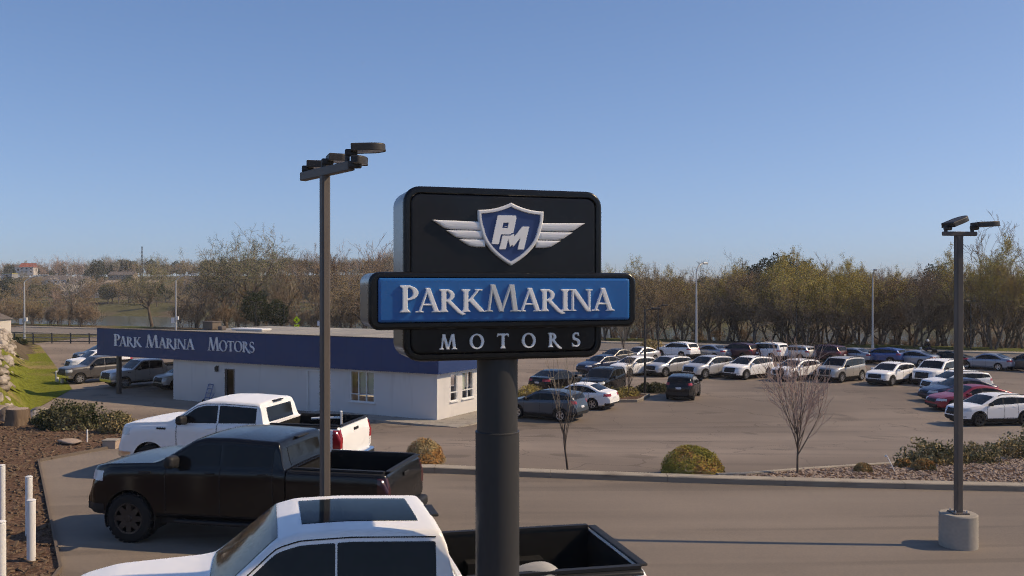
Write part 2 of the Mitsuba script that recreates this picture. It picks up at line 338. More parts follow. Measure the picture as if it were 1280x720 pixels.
def UV(u, v): return (u * RU[0] + v * RN[0], u * RU[1] + v * RN[1])
kx = np.linspace(-5, 46, 18)
kerb_line = [(float(x), float(kerb_y(x))) for x in kx]
lot_poly = Polygon([(-5, 22.9), *kerb_line, (75, 24), UV(90, 98.7), UV(-112, 98.7), (-62, 114), (-59, 110), (-44.4, 85), (-31, 62), (-28, 51.5), (-24, 46.5), (-18, 41), (-15, 34), (-11.5, 27.5)])
struct('car_lot', sheet(lot_poly, 0.0, 1.2), 'asphalt', 'worn brown-grey asphalt of the dealership car lot', True)
pad_poly = Polygon([(-6.6, 11), (-7.68, 14.96), (-13.06, 24.26), (-11.9, 26.45), (-8.5, 27.2), (-5, 22.9), *kerb_line, (46, 3), (-6.5, 3)])
struct('display_drive', sheet(pad_poly, 0.012, 0.8), 'drive_asphalt', 'asphalt drive where the pickup trucks are parked', True)
mulch_poly = Polygon([(-6.5, 4), (-6.6, 11), (-7.68, 14.96), (-13.06, 24.26), (-11.9, 26.45), (-10.3, 29.0), (-12.8, 33.5), (-18.5, 34.3), (-24, 32), (-36, 25), (-36, 4)])
struct('bark_bed', sheet(mulch_poly, 0.02, 0.8), 'mulch', 'reddish brown bark mulch bed at the left of the drive', True)
grass_poly = Polygon([(-24, 46.5), (-28, 51.5), (-31, 62), (-44.4, 85), (-59, 110), (-80, 112), (-54, 78), (-36, 53), (-27, 43), (-21, 40), (-18.5, 41)])
struct('lawn', sheet(grass_poly, 0.02, 1.2), 'grass_green', 'patchy lawn strip beside the lot', True)
struct('road', sheet(Polygon([UV(-150, 99), UV(170, 99), UV(170, 112), UV(-150, 112)]), 0.015, 4.0), 'road_asphalt', 'riverside road behind the lot', True)
struct('park_grass', sheet(Polygon([UV(-190, 114.3), UV(190, 114.3), UV(190, 150), UV(-190, 150)]), 0.01, 4.0), 'park_ground', 'green and brown grass under the riverside trees', True)
struct('pavement', ribbon([UV(-150, 112), UV(170, 112)], [(0, -0.3), (0, 0.15), (2.3, 0.16), (2.3, -0.3)], step=4), 'concrete', 'pale pavement along the far side of the road')
struct('road_kerb', ribbon([UV(-150, 98.7), UV(170, 98.7)], [(0, -0.3), (0, 0.13), (0.3, 0.14), (0.3, -0.3)], step=4), 'kerb_concrete', 'low kerb between the lot and the road')
w0 = np.array([UV(-900, 140), UV(900, 140), UV(900, 300), UV(-900, 300)])
struct('river', (np.column_stack([w0, np.full(4, WATER)]), np.array([[0, 1, 2, 3]])), 'river_water', 'calm grey-green river beyond the trees')

def kerb_run(name, label, line, prof, seg, gap=0.012):
    ls = LineString(line); n = max(1, round(ls.length / seg)); labels[name] = {'label': label, 'kind': 'structure'}
    for i in range(n):
        a, b = ls.length * i / n + gap / 2, ls.length * (i + 1) / n - gap / 2
        pts = [ls.interpolate(t).coords[0] for t in np.linspace(a, b, max(3, int((b - a) / 0.5)))]
        part(name, 'segment', ribbon(pts, prof), 'kerb_concrete')
K1 = [(0.0, -0.2), (0.0, 0.145), (0.02, 0.165), (0.33, 0.175), (0.35, 0.15), (0.35, -0.2)]
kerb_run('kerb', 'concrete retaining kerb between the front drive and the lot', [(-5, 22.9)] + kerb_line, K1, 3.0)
bed_back = [(5.4, 22.98), (6.21, 23.2), (7.93, 24.24), (11.68, 26.22), (16.3, 28.2), (22, 30.2), (32, 33)]
K2 = [(0.0, -0.2), (0.0, 0.16), (0.015, 0.175), (0.15, 0.175), (0.165, 0.16), (0.165, -0.2)]
kerb_run('bed_kerb', 'low concrete kerb along the back of the planting bed', bed_back, K2, 2.4)
bed_poly = Polygon([(5.4, 22.99), *[(x, float(kerb_y(x)) + 0.33) for x in np.linspace(5.5, 30, 12)], *bed_back[::-1]]).buffer(0)
struct('planting_bed', sheet(bed_poly, 0.13, 0.6), 'mulch', 'bark and gravel planting bed behind the kerb', True)
isl = [(0.5, 54.5), (8.0, 55.0), (9.2, 58.3), (0.8, 59.2)]
kerb_run('island_kerb', 'concrete kerb around the planted island in the lot', isl + [isl[0]], K2, 2.6)
struct('island_bed', sheet(Polygon(isl).buffer(-0.08), 0.12, 1.0), 'mulch', 'mulched planting island in the lot', True)

# edging board between drive and bark bed
eb = thing('edging_board', 'thin weathered board edging between the drive and the bark bed', 'edging')
for a, b in (((-6.6, 11.0), (-7.68, 14.96)), ((-7.69, 14.98), (-10.36, 19.6)), ((-10.37, 19.62), (-13.06, 24.26)), ((-13.05, 24.29), (-11.9, 26.45))):
    part(eb, 'board', ribbon([a, b], [(-0.025, -0.1), (-0.025, 0.09), (0.025, 0.09), (0.025, -0.1)]), 'wood_grey')

# loose bark chips, too many to count
def chips(poly, n, seed, off, size):
    r = np.random.default_rng(seed); x0, y0, x1, y1 = poly.bounds; P = []
    from shapely import contains_xy
    while len(P) < n:
        q = r.uniform([x0, y0], [x1, y1], (n * 2, 2)); P += list(q[contains_xy(poly, q[:, 0], q[:, 1])])
    P = np.array(P[:n]); P3 = np.column_stack([P, gz(P[:, 0], P[:, 1]) + off])
    V = np.array([[-1, -.4, -.25], [1, -.3, -.2], [1, .35, -.2], [-.9, .45, -.25], [-.8, -.3, .25], [.8, -.25, .3], [.75, .3, .2], [-.85, .3, .25]])
    Fq = np.array([[4, 5, 6, 7], [0, 1, 5, 4], [1, 2, 6, 5], [2, 3, 7, 6], [3, 0, 4, 7]])
    an = r.uniform(0, 6.28, n); s = size * r.uniform(0.5, 1.5, n); ca, sa = np.cos(an), np.sin(an); tz = r.normal(0, 0.35, n)
    W = V[None] * s[:, None, None] * np.array([1, 1, 0.8]); W = np.stack([W[..., 0] * ca[:, None] - W[..., 1] * sa[:, None], W[..., 0] * sa[:, None] + W[..., 1] * ca[:, None], W[..., 2] + tz[:, None] * W[..., 0]], -1)
    return (W + P3[:, None]).reshape(-1, 3), (Fq[None] + np.arange(n)[:, None, None] * 8).reshape(-1, 4)
scene['bark_chips'] = mikit.ply(chips(mulch_poly.intersection(sbox(-26, 12, 0, 35)), 9000, 5, 0.035, 0.06), 'stump_wood'); labels['bark_chips'] = {'label': 'loose bark chips strewn over the bark bed', 'kind': 'stuff'}
scene['gravel_chips'] = mikit.ply(chips(bed_poly.intersection(sbox(0, 18, 22, 36)), 6000, 6, 0.145, 0.045), 'stone_pale'); labels['gravel_chips'] = {'label': 'pale chips strewn over the planting bed behind the kerb', 'kind': 'stuff'}

# ---------------------------------------------------------------- letters with thick and thin strokes and small serifs
def quad(*p): return Polygon(p).buffer(0)
def stem(x, w=0.155, s=0.085, z0=0.0, z1=1.0):
    h = 0.045
    g = [sbox(x, z0, x + w, z1)]
    for z, d in ((z0, 1), (z1, -1)):
        g.append(quad((x - s, z), (x + w + s, z), (x + w + s * .95, z + d * h * .6), (x + w, z + d * h * 2.6), (x, z + d * h * 2.6), (x - s * .95, z + d * h * .6)))
    return unary_union(g)
def diag(xa, za, xb, zb, w): return quad((xa - w / 2, za), (xa + w / 2, za), (xb + w / 2, zb), (xb - w / 2, zb))
def serif(x, z, w, d): return quad((x - w / 2, z), (x + w / 2, z), (x + w * .42, z + d * .045), (x - w * .42, z + d * .045))
def ell(cx, cz, rx, rz): return affinity.scale(Point(cx, cz).buffer(1.0, 24), rx, rz)
def bowl(x, zc, rx, rz, t, th):
    o, i = ell(x, zc, rx, rz), ell(x - 0.02, zc, rx - t, rz - th)
    return o.difference(i).intersection(sbox(x - 0.02, -2, x + 3, 3))
def glyph(c):
    if c == 'P': return unary_union([stem(0.10), bowl(0.24, 0.725, 0.36, 0.275, 0.13, 0.05)]), 0.54
    if c == 'R': return unary_union([stem(0.10), bowl(0.24, 0.735, 0.345, 0.265, 0.13, 0.05), quad((0.28, 0.50), (0.44, 0.50), (0.83, 0.04), (1.02, -0.10), (0.90, -0.14), (0.72, -0.03)), sbox(.24, .47, .40, .52)]), 0.86
    if c == 'K': return unary_union([stem(0.10), diag(0.30, 0.46, 0.66, 0.97, 0.085), serif(0.68, 1.0, 0.30, -1), quad((0.30, 0.50), (0.44, 0.60), (0.90, 0.02), (0.98, 0.0), (0.72, 0.0))]), 0.92
    if c == 'A': return unary_union([diag(0.13, 0.02, 0.43, 0.98, 0.065), diag(0.77, 0.02, 0.44, 1.06, 0.165), sbox(0.25, 0.30, 0.66, 0.36), serif(0.13, 0.0, 0.30, 1), serif(0.77, 0.0, 0.36, 1)]), 0.88
    if c == 'M': return unary_union([diag(0.14, 0.02, 0.26, 1.0, 0.065), diag(0.58, 0.0, 0.27, 1.04, 0.15), diag(0.58, 0.0, 0.90, 1.04, 0.07), diag(1.05, 0.02, 0.93, 1.04, 0.155), serif(0.14, 0.0, 0.28, 1), serif(1.05, 0.0, 0.36, 1)]), 1.18
    if c == 'I': return stem(0.10), 0.36
    if c == 'N': return unary_union([diag(0.14, 0.02, 0.14, 1.0, 0.065), serif(0.14, 0, 0.28, 1), serif(0.13, 1.0, 0.24, -1), diag(0.82, -0.02, 0.16, 1.0, 0.17), diag(0.84, 0.0, 0.84, 1.0, 0.065), serif(0.84, 1.0, 0.28, -1)]), 0.98
    if c == 'O': return ell(0.52, 0.5, 0.50, 0.53).difference(affinity.rotate(ell(0.52, 0.5, 0.345, 0.475), 8)), 1.04
    if c == 'T': return unary_union([stem(0.36, z1=0.97), sbox(0.05, 0.93, 0.82, 1.0), quad((0.05, 1.02), (0.09, 1.0), (0.09, 0.93), (0.02, 0.80)), quad((0.82, 1.02), (0.78, 1.0), (0.78, 0.93), (0.85, 0.80))]), 0.88
    if c == 'S':
        t = np.linspace(0, 1, 30); a = np.radians(50 + 220 * t); top = np.column_stack([0.32 + 0.21 * np.cos(a), 0.74 + 0.235 * np.sin(a)])
        b = np.radians(90 - 220 * t); bot = np.column_stack([0.32 + 0.235 * np.cos(b), 0.265 + 0.245 * np.sin(b)])
        path = np.vstack([top[:24], bot[4:]]); g = [Point(*q).buffer(0.035 + 0.045 * math.exp(-((i - 26) / 9.0) ** 2)) for i, q in enumerate(path)]
        u = unary_union([MultiPolygon([g[i], g[i + 1]]).convex_hull for i in range(len(g) - 1)])
        return unary_union([u, quad((0.46, 0.99), (0.50, 0.99), (0.53, 0.76), (0.49, 0.78)), quad((0.10, 0.01), (0.06, 0.01), (0.03, 0.25), (0.07, 0.23))]), 0.62
def text(s, small=0.86, big=(), track=0.0):
    """[(character, polygon)] set in small capitals; the characters whose index is in big stand full height"""
    out, x = [], 0.0
    for i, ch in enumerate(s):
        if ch == ' ': x += 0.38; continue
        g, w = glyph(ch); k = 1.0 if i in big else small
        out.append((ch, affinity.translate(affinity.scale(g, k, k, origin=(0, 0)), x))); x += w * k + track
    return out, x - track
def bevelled(poly, depth, chamfer):
    """a raised letter whose front edge is chamfered"""
    poly = poly.buffer(0).simplify(0.002)
    lo = prism(poly, depth - chamfer)
    try:
        inn = poly.buffer(-chamfer * 0.8, join_style=2)
        a, b = m3.CrossSection, None
        parts = [lo]
        for g in getattr(inn, 'geoms', [inn]):
            if g.area > 1e-6:
                q = trimesh.creation.extrude_polygon(g, chamfer, engine='earcut'); q.apply_translation([0, 0, depth - chamfer]); parts.append(q)
        return cat(parts)
    except Exception: return lo

# ---------------------------------------------------------------- the pylon sign
SA, SD, SN = np.array([-1.391, 8.5, CZ]), np.array([0.956, 0.2926, 0.0]), np.array([0.2926, -0.956, 0.0])
SD /= np.linalg.norm(SD); SN /= np.linalg.norm(SN)
SM = T(frame_M(SA, SD, [0, 0, 1], SN))                                # sign space: x along the face, y up, z out of the face
sign = thing('pylon_sign', 'black and blue dealership pylon sign with winged shield on a thick dark post', 'sign')
def rrect(x0, y0, x1, y1, r): return sbox(x0 + r, y0 + r, x1 - r, y1 - r).buffer(r, 10)
def slab(poly, z0, z1, ch=0.02):
    """a plate between two depths with its front edge rounded off in three steps"""
    ms = []; m = prism(poly, z1 - z0 - ch); m.apply_translation([0, 0, z0]); ms.append(m)
    ring = lambda q: np.array(q.exterior.coords)[:-1]
    prev = poly
    for k in range(1, 4):
        a = k * math.pi / 6; q = poly.buffer(-ch * (1 - math.cos(a)), 10, join_style=1)
        zz0, zz1 = z1 - ch + ch * math.sin((k - 1) * math.pi / 6), z1 - ch + ch * math.sin(a)
        m = prism(q, zz1 - zz0); m.apply_translation([0, 0, zz0]); ms.append(m)
    return cat(ms)
def loft_ring(poly0, z0, poly1, z1, n=160):
    """the sloped wall between two outlines with the same number of samples"""
    A, B = (np.array([q.exterior.interpolate(t, normalized=True).coords[0] for t in np.linspace(0, 1, n, endpoint=False)]) for q in (poly0, poly1))
    j = int(np.argmin(((B - A[0]) ** 2).sum(1))); B = np.roll(B, -j, 0)
    V = np.vstack([np.column_stack([A, np.full(n, z0)]), np.column_stack([B, np.full(n, z1)])]); i = np.arange(n); i2 = (i + 1) % n
    return trimesh.Trimesh(V, np.vstack([np.column_stack([i, i2, i2 + n]), np.column_stack([i, i2 + n, i + n])]), process=False)
CX0, CX1, CZ0, CZ1 = 0.352, 2.436, -0.735, 0.983
cab = rrect(CX0, CZ0, CX1, CZ1, 0.16); band = rrect(0.0, -0.418, 2.789, 0.135, 0.10)
def solid_round(poly, z0, z1, r, rings=4):
    """a plate with rounded front edge as one skin"""
    n = 200; ms = [loft_ring(poly, z0, poly, z1 - r, n)]; prev, zp = poly, z1 - r
    for k in range(1, rings + 1):
        a = k * math.pi / 2 / rings; q = poly.buffer(-r * (1 - math.cos(a)), 12); zq = z1 - r + r * math.sin(a)
        ms.append(loft_ring(prev, zp, q, zq, n)); prev, zp = q, zq
    f = prism(prev, 0.001); f.apply_translation([0, 0, z1 - 0.001]); ms.append(f)
    b = prism(poly, 0.001); b.apply_translation([0, 0, z0]); ms.append(b)
    return cat(ms)
def frame_plate(outer, inner, z0, z1, r):
    """a rounded rim round an opening"""
    n = 200; mid = inner.buffer(0.0)
    ms = [loft_ring(outer, z0, outer, z1 - r, n)]; prev, zp = outer, z1 - r
    for k in range(1, 5):
        a = k * math.pi / 8; q = outer.buffer(-r * (1 - math.cos(a)), 12); zq = z1 - r + r * math.sin(a); ms.append(loft_ring(prev, zp, q, zq, n)); prev, zp = q, zq
    i0 = inner.buffer(0.008, 12); m = prism(prev.difference(i0), 0.001); m.apply_translation([0, 0, z1 - 0.001]); ms.append(m)
    ms.append(loft_ring(i0, z1, inner, z1 - 0.008, n)); ms.append(loft_ring(inner, z1 - 0.008, inner, z0 + 0.001, n))
    return cat(ms)
part(sign, 'cabinet', cat([loft_ring(cab, -0.64, cab, -0.05, 200), *[(lambda q: (q.apply_translation([0, 0, -0.64]), q)[1])(prism(cab, 0.002))]]), 'sign_side', 30, SM, 'grey metal side of the cabinet')
part(sign, 'cabinet_rim', frame_plate(cab.buffer(0.006), cab.buffer(-0.062), -0.06, 0.0, 0.03), 'sign_rim_black', 35, SM)
fu, fl = sbox(CX0 + 0.07, 0.10, CX1 - 0.07, CZ1 - 0.07), None
face_o = rrect(CX0 + 0.066, CZ0 + 0.066, CX1 - 0.066, CZ1 - 0.066, 0.10)
part(sign, 'face_panel', solid_round(face_o, -0.04, -0.006, 0.02), 'sign_black', 35, SM)
part(sign, 'name_box', cat([loft_ring(band, -0.60, band, 0.04, 200), (lambda q: (q.apply_translation([0, 0, -0.60]), q)[1])(prism(band, 0.002))]), 'sign_side', 30, SM)
part(sign, 'name_rim', frame_plate(band.buffer(0.005), rrect(0.084, -0.350, 2.716, 0.084, 0.012), 0.02, 0.085, 0.03), 'sign_rim_black', 35, SM)
part(sign, 'name_panel', solid_round(rrect(0.084, -0.350, 2.716, 0.084, 0.015), 0.03, 0.098, 0.028, 3), 'sign_blue', 25, SM, 'blue embossed name panel')
def put_text(parent, s, x0, x1, zbase, h, zface, depth, bsdf, M, small=0.86, big=(), track=0.0, ch=0.008, dark=(), bold=0.0):
    g, w = text(s, small, big, track); sx = (x1 - x0) / w
    for i, (c, p) in enumerate(g):
        q = affinity.translate(affinity.scale(p.buffer(bold) if bold else p, sx, h, origin=(0, 0)), x0, zbase)
        m = bevelled(q, depth, ch); m.apply_translation([0, 0, zface])
        part(parent, 'letter', m, bsdf[1] if (isinstance(bsdf, tuple) and i in dark) else (bsdf[0] if isinstance(bsdf, tuple) else bsdf), False, M)
put_text(sign, 'PARKMARINA', 0.288, 2.515, -0.250, 0.258, 0.097, 0.030, ('letter_silver', 'letter_dark_silver'), SM, 0.855, (0, 4), 0.0, dark=(4,), bold=0.008)
# MOTORS, widely spaced
gM, wM = text('MOTORS', 1.0, (), 0.85); put_text(sign, 'MOTORS', 0.705, 2.19, -0.622, 0.142, -0.006, 0.024, 'letter_silver', SM, 1.0, (), 0.95, ch=0.004, bold=0.022)
# shield and wings
def smoothline(P, n=12):
    P = np.array(P, float); t = np.linspace(0, 1, n); out = []
    for i in range(len(P) - 1): out += list(P[i] + (P[i + 1] - P[i]) * t[:-1, None])
    return np.array(out + [P[-1]])
def bez(p0, p1, p2, n=14):
    t = np.linspace(0, 1, n)[:, None]; return (1 - t) ** 2 * np.array(p0) + 2 * t * (1 - t) * np.array(p1) + t * t * np.array(p2)
SHX, W2 = 1.437, 0.345
half = np.vstack([bez((0, .846), (.16, .765), (W2, .765)), bez((W2, .765), (W2 + .005, .66), (W2 - .03, .565), 8)[1:], bez((W2 - .03, .565), (W2 - .07, .36), (0, .212), 18)[1:]])
shp = np.vstack([half, (half * [-1, 1])[::-1]]); shield = affinity.translate(Polygon(shp).buffer(0), SHX, 0)
shi = shield.buffer(-0.036, join_style=2)
part(sign, 'shield_rim', cat([loft_ring(shield, -0.01, shield, 0.028, 240), loft_ring(shield, 0.028, shield.buffer(-0.012), 0.040, 240), *[(lambda q: (q.apply_translation([0, 0, 0.039]), q)[1])(prism(shield.buffer(-0.0115).difference(shi.buffer(0.004)), 0.001))], loft_ring(shi.buffer(0.004), 0.04, shi, 0.018, 240)]), 'sign_silver', 30, SM)
m = prism(shi.buffer(0.004), 0.02); part(sign, 'shield_field', m, 'shield_blue', False, SM)
def feather(pts): return Polygon(pts).buffer(0.006).buffer(-0.004)
def pillow(poly, z0, h):
    ms = [loft_ring(poly, -0.01, poly, z0 + h * .45, 120)]; prev, zp = poly, z0 + h * .45
    for k in range(1, 4):
        q = poly.buffer(-0.006 * k * k * .55, join_style=2)
        if q.is_empty or q.geom_type != 'Polygon': break
        zq = z0 + h * (.45 + .55 * math.sin(k * math.pi / 6)); ms.append(loft_ring(prev, zp, q, zq, 120)); prev, zp = q, zq
    f = prism(prev, 0.001); f.apply_translation([0, 0, zp - 0.001]); ms.append(f); return cat(ms)
for sgn in (-1, 1):
    for (xt, zt, xb, zb, xi, zi0, zi1) in ((0.805, .655, 0.655, .568, 0.30, .645, .566), (0.668, .556, 0.535, .479, 0.30, .556, .479), (0.535, .468, 0.40, .395, 0.27, .468, .395)):
        q = feather([(SHX + sgn * xi, zi0), (SHX + sgn * xt, zt), (SHX + sgn * (xt - .05), zt - .03), (SHX + sgn * (xb + .03), zb + .012), (SHX + sgn * (xb - .04), zb), (SHX + sgn * xi, zi1)])
        part(sign, 'wing_feather', pillow(q, 0.0, 0.03), 'sign_silver', 30, SM)
def italic(p): return affinity.affine_transform(p, [1, 0.26, 0, 1, 0, 0])
gp = italic(unary_union([sbox(0, 0, .19, .64), sbox(0, .48, .50, .64), sbox(.34, .25, .52, .60), sbox(0, .22, .46, .36)]).buffer(-.02).buffer(.02))
gm_ = italic(unary_union([sbox(0, 0, .17, .58), quad((0, .58), (.19, .58), (.38, .22), (.28, .06)), quad((.66, .58), (.48, .58), (.28, .22), (.36, .06)), sbox(.50, 0, .67, .58)]).buffer(-.01).buffer(.01))
gp, gm_ = affinity.translate(affinity.scale(gp, .385, .455, origin=(0, 0)), SHX - .205, .425), affinity.translate(affinity.scale(gm_, .385, .40, origin=(0, 0)), SHX - .125, .375)
gm_ = gm_.difference(gp.buffer(.013, join_style=2))
for g in (gp, gm_):
    mm = prism(g, 0.018); mm.apply_translation([0, 0, 0.02]); part(sign, 'shield_letter', mm, 'letter_silver', False, SM)
# post, with the joint where it is sleeved
pc = SA + SD * 1.375 - SN * 0.26
gzp = float(gz(pc[0], pc[1]))
part(sign, 'post', tube([pc[0], pc[1], gzp - 0.3], [pc[0], pc[1], CZ - 1.51], 0.228, k=40), 'sign_pole_paint', 30)
part(sign, 'post_sleeve', tube([pc[0], pc[1], CZ - 1.51], [pc[0], pc[1], CZ - 0.70], 0.212, k=40), 'sign_pole_paint', 30)
part(sign, 'post_collar', lathe([(.20, -.012), (.229, -.012), (.231, -.006), (.231, .006), (.224, .012), (.20, .014)], 48).apply_translation([pc[0], pc[1], CZ - 1.51]), 'sign_pole_paint', 30)

# ---------------------------------------------------------------- the dealership building
BO = np.array([-4.0, 46.9]); BU, BN = np.array([-0.879, 0.476]), np.array([0.476, 0.879])   # along the front towards the left, and into the building
ZF = LOT
BM = T(frame_M([BO[0], BO[1], ZF], [BU[0], BU[1], 0], [BN[0], BN[1], 0], [0, 0, 1]))     # building space: x left along the front, y back, z up
bld = thing('dealership_building', 'low white dealership building with navy fascia and a carport at its left end', 'building')
def cutbox(x0, x1, y0, y1, z0, z1): return m3.Manifold.cube([x1 - x0, y1 - y0, z1 - z0]).translate([x0, y0, z0])
WL, WD, WH = 20.2, 8.4, 2.62
wins = [('front', 4.15, 5.85, 0.78, 2.50), ('front_door', 8.0, 8.95, 0.02, 2.35), ('side_door', 14.85, 15.55, 0.45, 2.12)]
shell = cutbox(0, WL, 0, WD, -0.2, WH) - cutbox(0.22, WL - 0.22, 0.22, WD - 0.22, 0.02, WH - 0.1)
for n_, a, b, c, d in wins: shell = shell - cutbox(a, b, -0.5, 0.5, c, d)
ends = [(1.35, 2.05), (2.55, 3.75)]
for a, b in ends: shell = shell - cutbox(-0.5, 0.5, a, b, 0.95, 2.45)
# back openings so that daylight reaches the rooms
for a in (3.0, 7.0, 13.0): shell = shell - cutbox(a, a + 2.0, WD - 0.5, WD + 0.5, 0.9, 2.3)
part(bld, 'wall', tm(shell), 'wall_paint', False, BM)
part(bld, 'floor', box([WL / 2, WD / 2, -0.02], [WL - 0.5, WD - 0.5, 0.06]), 'inside_dark', False, BM)
def window(x0, x1, z0, z1, cols, low, M, blind=None):
    w = f'{bld}__window'; k = number(w); t = 0.05; fr = []
    ys = 0.06
    for z in (z0 + t / 2, z1 - t / 2): fr.append(box([(x0 + x1) / 2, ys, z], [x1 - x0, 0.09, t]))
    for x in np.linspace(x0 + t / 2, x1 - t / 2, cols + 1): fr.append(box([x, ys, (z0 + z1) / 2], [t, 0.086, z1 - z0 - 2 * t]))
    if low: fr.append(box([(x0 + x1) / 2, ys, z0 + low], [x1 - x0 - 2 * t, 0.08, t]))
    part(k, 'frame', cat(fr), 'window_frame', False, M)
    part(k, 'sill', box([(x0 + x1) / 2, -0.04, z0 - 0.03], [x1 - x0 + 0.16, 0.12, 0.05]), 'window_frame', False, M)
    xs = np.linspace(x0 + t / 2, x1 - t / 2, cols + 1)
    for i in range(cols):
        for a, b in (((z0 + t, z0 + low - t / 2), (z0 + low + t / 2, z1 - t)) if low else ((z0 + t, z1 - t),)):
            v = np.array([[xs[i] + t / 2, ys, a], [xs[i + 1] - t / 2, ys, a], [xs[i + 1] - t / 2, ys, b], [xs[i] + t / 2, ys, b]])
            part(k, 'pane', (v, np.array([[0, 1, 2, 3]])), 'pane_glass', False, M)
        if blind and i in blind:
            part(k, 'blind', box([(xs[i] + xs[i + 1]) / 2, 0.16, (z0 + (low or 0) + z1) / 2], [xs[i + 1] - xs[i] - 0.06, 0.015, z1 - z0 - (low or 0) - 0.1]), 'blind_cloth', False, M)
window(4.15, 5.85, 0.78, 2.50, 3, 0.42, BM, (0, 1))
SIDE = BM @ T(frame_M([0, 0, 0], [0, 1, 0], [1, 0, 0], [0, 0, 1]))   # the right end wall, seen as a front
for (a, b), c in zip(ends, (1, 2)): window(a, b, 0.95, 2.45, c, 0.48, SIDE, (0,) if c == 2 else None)
dk = number(f'{bld}__door')
part(dk, 'panel', box([8.475, 0.10, 1.185], [0.93, 0.05, 2.31]), 'door_white', False, BM); part(dk, 'frame', cat([box([7.98, -0.01, 1.2], [0.07, 0.10, 2.42]), box([8.97, -0.01, 1.2], [0.07, 0.10, 2.42]), box([8.475, -0.01, 2.39], [0.92, 0.10, 0.07])]), 'window_frame', False, BM)
part(dk, 'handle', tube([8.12, 0.02, 1.05], [8.26, 0.02, 1.05], 0.015), 'galvanised', False, BM)
d2 = number(f'{bld}__window')
part(d2, 'pane', box([15.2, 0.08, 1.285], [0.68, 0.02, 1.65]), 'car_glass', False, BM); part(d2, 'frame', cat([box([14.84, -0.005, 1.285], [0.06, 0.08, 1.78]), box([15.56, -0.005, 1.285], [0.06, 0.08, 1.78]), box([15.2, -0.005, 2.14], [0.66, 0.08, 0.06]), box([15.2, -0.005, 0.42], [0.66, 0.08, 0.06])]), 'wood_grey', False, BM)
part(bld, 'wall_lamp', cat([rbox([16.25, -0.09, 2.12], [0.2, 0.16, 0.3], 0.03), box([16.25, -0.02, 2.30], [0.26, 0.06, 0.06])]), 'lamp_bronze', False, BM)
# fascia: front and right end, carport end and roofs
FL, F0, F1, FO = 27.3, 2.62, 4.41, 0.28
part(bld, 'fascia', tm((cutbox(-FO, FL, -FO, WD + FO, F0 - 0.02, F1) - cutbox(-FO + 0.16, FL - 0.16, -FO + 0.16, WD + 1, F0 - 0.5, F1 + 0.5)) - cutbox(WL - 0.5, FL + 1, 0.05, WD + 1, 0, 9)), 'fascia_navy', False, BM)
part(bld, 'fascia_trim', cat([box([FL / 2 - FO / 2, -FO - 0.012, F0 + 0.02], [FL + FO, 0.05, 0.09]), box([-FO - 0.012, WD / 2, F0 + 0.02], [0.05, WD + FO, 0.09])]), 'fascia_navy', False, BM)
part(bld, 'coping', cat([box([FL / 2 - FO / 2, -FO + 0.07, F1 + 0.015], [FL + FO + 0.04, 0.20, 0.03]), box([-FO + 0.07, WD / 2 + 0.1, F1 + 0.015], [0.20, WD + FO - 0.1, 0.03])]), 'roof_grey', False, BM)
part(bld, 'roof', box([(WL - FO) / 2 + .15, WD / 2 + 0.05, 4.32], [WL - 0.3, WD - 0.1, 0.12]), 'roof_membrane', False, BM)
part(bld, 'soffit', box([FL / 2 - FO / 2, WD / 2 - 0.1, F0 + 0.05], [FL - 0.04, WD + 0.1, 0.06]), 'door_white', False, BM)
part(bld, 'carport_roof', box([(WL + FL) / 2 + 0.2, 3.4, 3.3], [FL - WL - 0.8, 6.8, 0.2]), 'roof_grey', False, BM)
for x, y in ((25.75, 0.25), (25.75, 6.2), (21.6, 6.2)): part(bld, 'carport_post', box([x, y, F0 / 2 + 0.01], [0.24, 0.24, F0 - 0.02]), 'pole_bronze', False, BM)
for x in np.arange(2.5, 17, 3.6): part(bld, 'roof_seam', box([x, WD / 2, 4.39], [0.08, WD - 0.5, 0.03]), 'roof_membrane', False, BM)
FM = BM @ T(frame_M([0, -FO - 0.002, 0], [-1, 0, 0], [0, 0, 1], [0, -1, 0]))        # fascia space: x to the right, y up, z out
put_text(bld, 'PARK MARINA', -25.55, -17.95, 3.28, 0.80, 0.0, 0.07, 'letter_white', FM, 0.80, (0, 5), 0.0, ch=0.02)
put_text(bld, 'MOTORS', -16.75, -12.85, 3.28, 0.80, 0.0, 0.07, 'letter_white', FM, 0.80, (0,), 0.0, ch=0.02)
# white walkway at the foot of the right corner
wk = [(BO - BN * 1.5 - BU * 2.2).tolist(), (BO - BN * 1.5 + BU * 8.0).tolist(), (BO + BU * 8.0 - BN * 0.02).tolist(), (BO - BU * 0.02 - BN * .02).tolist(), (BO - BU * 0.02 + BN * 10).tolist(), (BO - BU * 2.2 + BN * 10).tolist()]
wkm = trimesh.creation.extrude_polygon(Polygon(wk), 0.22, engine='earcut'); wkm.apply_translation([0, 0, ZF - 0.1]); struct('walkway', wkm, 'concrete', 'pale concrete walkway round the corner of the white building')
# things on the roof and against the wall
hv = thing('rooftop_unit', 'dark ventilation unit on the roof of the white building', 'ventilation unit')
part(hv, 'housing', rbox([19.1, 2.2, 4.66], [0.9, 0.8, 0.5], 0.04), 'wood_grey', False, BM); part(hv, 'cap', rbox([19.1, 2.2, 4.93], [1.0, 0.9, 0.06], 0.03), 'roof_grey', False, BM); part(hv, 'vent_hood', rbox([18.2, 2.2, 4.53], [0.4, 0.4, 0.26], 0.05), 'roof_grey', False, BM)
rv = thing('roof_hatch', 'long pale skylight box on the roof beside the dark ventilation unit', 'skylight')
part(rv, 'curb', rbox([16.0, 2.6, 4.42], [2.6, 0.8, 0.10], 0.03), 'house_white', False, BM); part(rv, 'lid', rbox([16.0, 2.6, 4.50], [2.7, 0.9, 0.06], 0.04), 'white_plastic', False, BM)
sv = thing('roof_vent', 'small round vent on the flat roof near the sign', 'vent')
